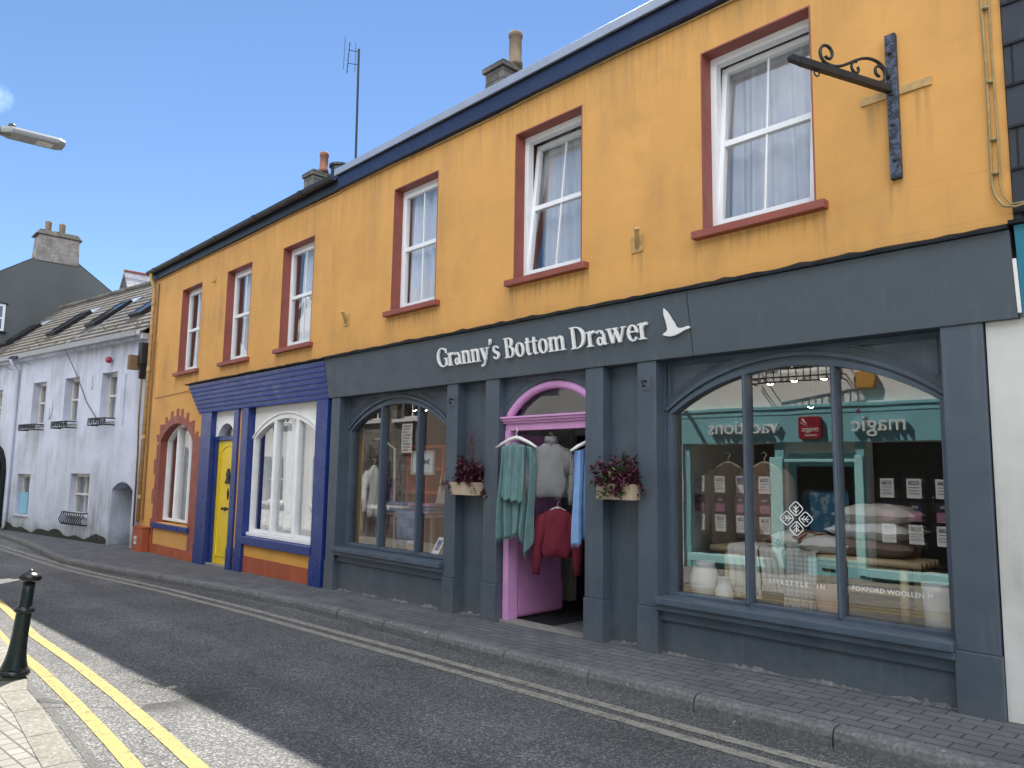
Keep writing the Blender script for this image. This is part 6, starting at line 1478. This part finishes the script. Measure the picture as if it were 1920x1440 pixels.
# ------------------------------------------------------------------ display in the smaller window
FZ2 = .551
CRL = empty('clothes_rail', 'white clothes rail holding purple and white knitwear in smaller window', 'clothes rail', (-8.75, .75, FZ2))
MB().tube([(-8.78, .45, 2.02), (-8.66, .5, 2.03), (-8.52, .62, 1.90), (-8.50, .65, FZ2)], .016, 8).build('rail', M['hanger'], CRL, smooth=True)
jumper('cardigan', 'white cardigan with long lapels on rail in smaller window', M['cushion_pale'], -8.66, .40, 1.66, .20, .66, R(60), .6, False, None, 'cardigan')
jumper('jumper', 'purple jumper at the left edge of smaller window', M['purple'], -8.72, .62, 1.50, .2, .60, R(60), .6, False)
jumper('jumper', 'lilac jumper hanging at right edge of smaller window', M['lilac'], -6.98, .75, 1.52, .34, .60, R(25), .6, False)
SHF = empty('shelf_unit', 'red painted open shelf unit at back of the smaller window', 'shelf', (-8.2, 1.3, FZ2))
s_ = MB()
for x in (-8.74, -8.45, -8.3, -7.95): s_.box(x, x+.035, .98, 1.28, FZ2, 1.95)
for z in (1.30, 1.62, 1.92): s_.box(-8.70, -7.95, .981, 1.279, z, z+.035)
s_.build('frame', M['red_wood'], SHF, bevel=.004)
FP = empty('framed_picture', 'pale framed print of a fish in smaller window', 'picture', (-7.62, .62, 1.72))
fx0, fx1, fz0, fz1 = -7.98, -7.50, 1.56, 1.86
MB().box(fx0, fx0+.03, .50, .53, fz0, fz1).box(fx1-.03, fx1, .50, .53, fz0, fz1).box(fx0+.03, fx1-.03, .50, .53, fz1-.03, fz1).box(fx0+.03, fx1-.03, .50, .53, fz0, fz0+.03).build('frame', M['frame_pale'], FP)
MB().box(fx0+.03, fx1-.03, .512, .527, fz0+.03, fz1-.03).build('print', M['paper'], FP)
cx_, cz_ = (fx0+fx1)/2, 1.72; fi = [(cx_-.15, cz_)]+[(cx_-.15+.24*t, cz_+.042*math.sin(t*math.pi)**.8) for t in [i/10 for i in range(1, 10)]]+[(cx_+.15, cz_+.04), (cx_+.13, cz_), (cx_+.15, cz_-.04)]+[(cx_-.15+.24*t, cz_-.042*math.sin(t*math.pi)**.8) for t in [i/10 for i in range(9, 0, -1)]]
MB().prism(fi, .508, .511).build('fish_drawing', M['print_grey'], FP)
BT = empty('table', 'low dark display table carrying folded throws in smaller window', 'table', (-8.1, .75, FZ2))
MB().box(-8.75, -7.55, .55, 1.0, 1.02, 1.06).build('tabletop', M['cushion_brown'], BT, bevel=.005)
for x in (-8.7, -7.64):
    for y in (.58, .93): MB().box(x, x+.05, y, y+.05, FZ2, 1.019).build('leg', M['cushion_brown'], BT)
def folded(x0, x1, y0, y1, z, n, mats, name, label, h=.045):
    T = empty(name, label, 'throws', ((x0+x1)/2, (y0+y1)/2, z)); rr = random.Random(int(abs(x0)*50))
    for k in range(n):
        dx = rr.uniform(-.02, .02); za = z+k*h; MB().prism([(y0+dx, za+.004), (y0+dx-.012, za+h*.5), (y0+dx, za+h-.002), (y1, za+h-.004), (y1, za+.004)], x0+rr.uniform(-.015, .015), x1+rr.uniform(-.015, .015), 'x').build('fold', mats[k % len(mats)], T, bevel=.012, smooth=True)
folded(-8.10, -7.66, .56, .92, 1.06, 3, [M['throw_mauve'], M['throw_slate'], M['throw_mauve']], 'folded_throws', 'pile of folded mauve and slate throws on display table')
folded(-8.62, -8.22, .56, .92, 1.06, 3, [M['throw_slate'], M['cushion_pale'], M['throw_slate']], 'folded_throws', 'pile of folded blue and white throws on display table')
throw(-8.24, -7.70, .53, 1.075, .74, M['throw_slate'], 'slate blue throw with cream fringe hanging from display table', 9, .08, .1)
BS_ = empty('basket', 'round wicker basket of wool on smaller window sill', 'basket', (-7.66, .36, FZ2+.07))
MB().lathe([(.07, .07), (.09, .10), (.10, .16), (.105, .17), (.09, .17), (.08, .12)], (-7.66, .36, FZ2-.0), 20).build('basket_body', M['wicker'], BS_, smooth=True)
wl_ = MB(); rr = random.Random(8)
for k in range(6): wl_.lathe([(.001, -.035), (.03, -.02), (.036, 0), (.03, .02), (.001, .035)], (-7.66+rr.uniform(-.05, .05), .36+rr.uniform(-.05, .05), FZ2+.175+rr.uniform(0, .02)), 10)
wl_.build('wool', M['lilac'], BS_, smooth=True)
LS = empty('leaflet_stand', 'small white card with blue print leaning at smaller window', 'card', (-7.12, .3, FZ2+.07))
def lp(u, v, o=0): return (-7.18+.13*u+.03*v, .24+.10*v-o, FZ2+.075+.21*v)
MB().hexa([lp(0, 0, .004), lp(1, 0, .004), lp(1, 0), lp(0, 0), lp(0, 1, .004), lp(1, 1, .004), lp(1, 1), lp(0, 1)]).build('card', M['paper'], LS)
MB().hexa([lp(.2, .3, .006), lp(.8, .3, .006), lp(.8, .3, .0045), lp(.2, .3, .0045), lp(.2, .85, .006), lp(.8, .85, .006), lp(.8, .85, .0045), lp(.2, .85, .0045)]).build('blue_panel', M['print_blue'], LS)
EB = empty('easel_board', 'pale leaning board with dark round badge in smaller window', 'board', (-7.8, .7, 1.06))
MB().hexa([(-8.05, .95, 1.07), (-7.75, .95, 1.07), (-7.75, .97, 1.07), (-8.05, .97, 1.07), (-7.95, 1.05, 1.92), (-7.72, 1.05, 1.92), (-7.72, 1.07, 1.92), (-7.95, 1.07, 1.92)]).build('panel', M['cushion_pale'], EB)
MB().lathe([(.05, 0), (.05, .01), (.03, .015)], (-7.86, .99, 1.40), 16, (0, -1, .1)).build('badge', M['print_grey'], EB)
# litter-like small stones and weeds along the kerb

mb = MB(); rr = random.Random(77)
for x0, x1, y in ((-8.9, -6.62, .055), (-6.43, -5.97, .11), (-4.37, -3.985, .11), (-3.79, -1.585, .055)):
    n = int((x1-x0)/.03); A = [(lerp(x0, x1, i/n), rr.uniform(.004, .022)*(1+.8*math.sin(i*.31))) for i in range(n+1)]
    v = []
    for x, h in A: v += [(x, y+.002, gz(x)+h), (x, y-h*1.3-.004, gz(x)+.001), (x, y+.002, gz(x)-.02)]
    mb.add(v, [(i*3+k, i*3+(k+1) % 3, (i+1)*3+(k+1) % 3, (i+1)*3+k) for i in range(n) for k in range(3)]+[(0, 1, 2), (n*3+2, n*3+1, n*3)])
structure(mb.build('mortar_fillet', M['kerb']))
WD = empty('weeds', 'tiny green weeds growing in a road crack beside the sunny yellow lines', 'weeds', (-6.0, -3.1, gz(-6)-.1))
lf = MB()
for k in range(260):
    x = rr.gauss(-6.0, .16); y = -3.22+.25*(x+6.0)+rr.gauss(0, .016); z = gz(x)-.095
    leaf(lf, Vector((x, y, z)), Vector((rr.gauss(0, 1), rr.gauss(0, 1), rr.uniform(.1, .7))), Vector((0, 0, 1)), rr.uniform(.008, .022), .003)
lf.build('leaves', M['moss'], WD)
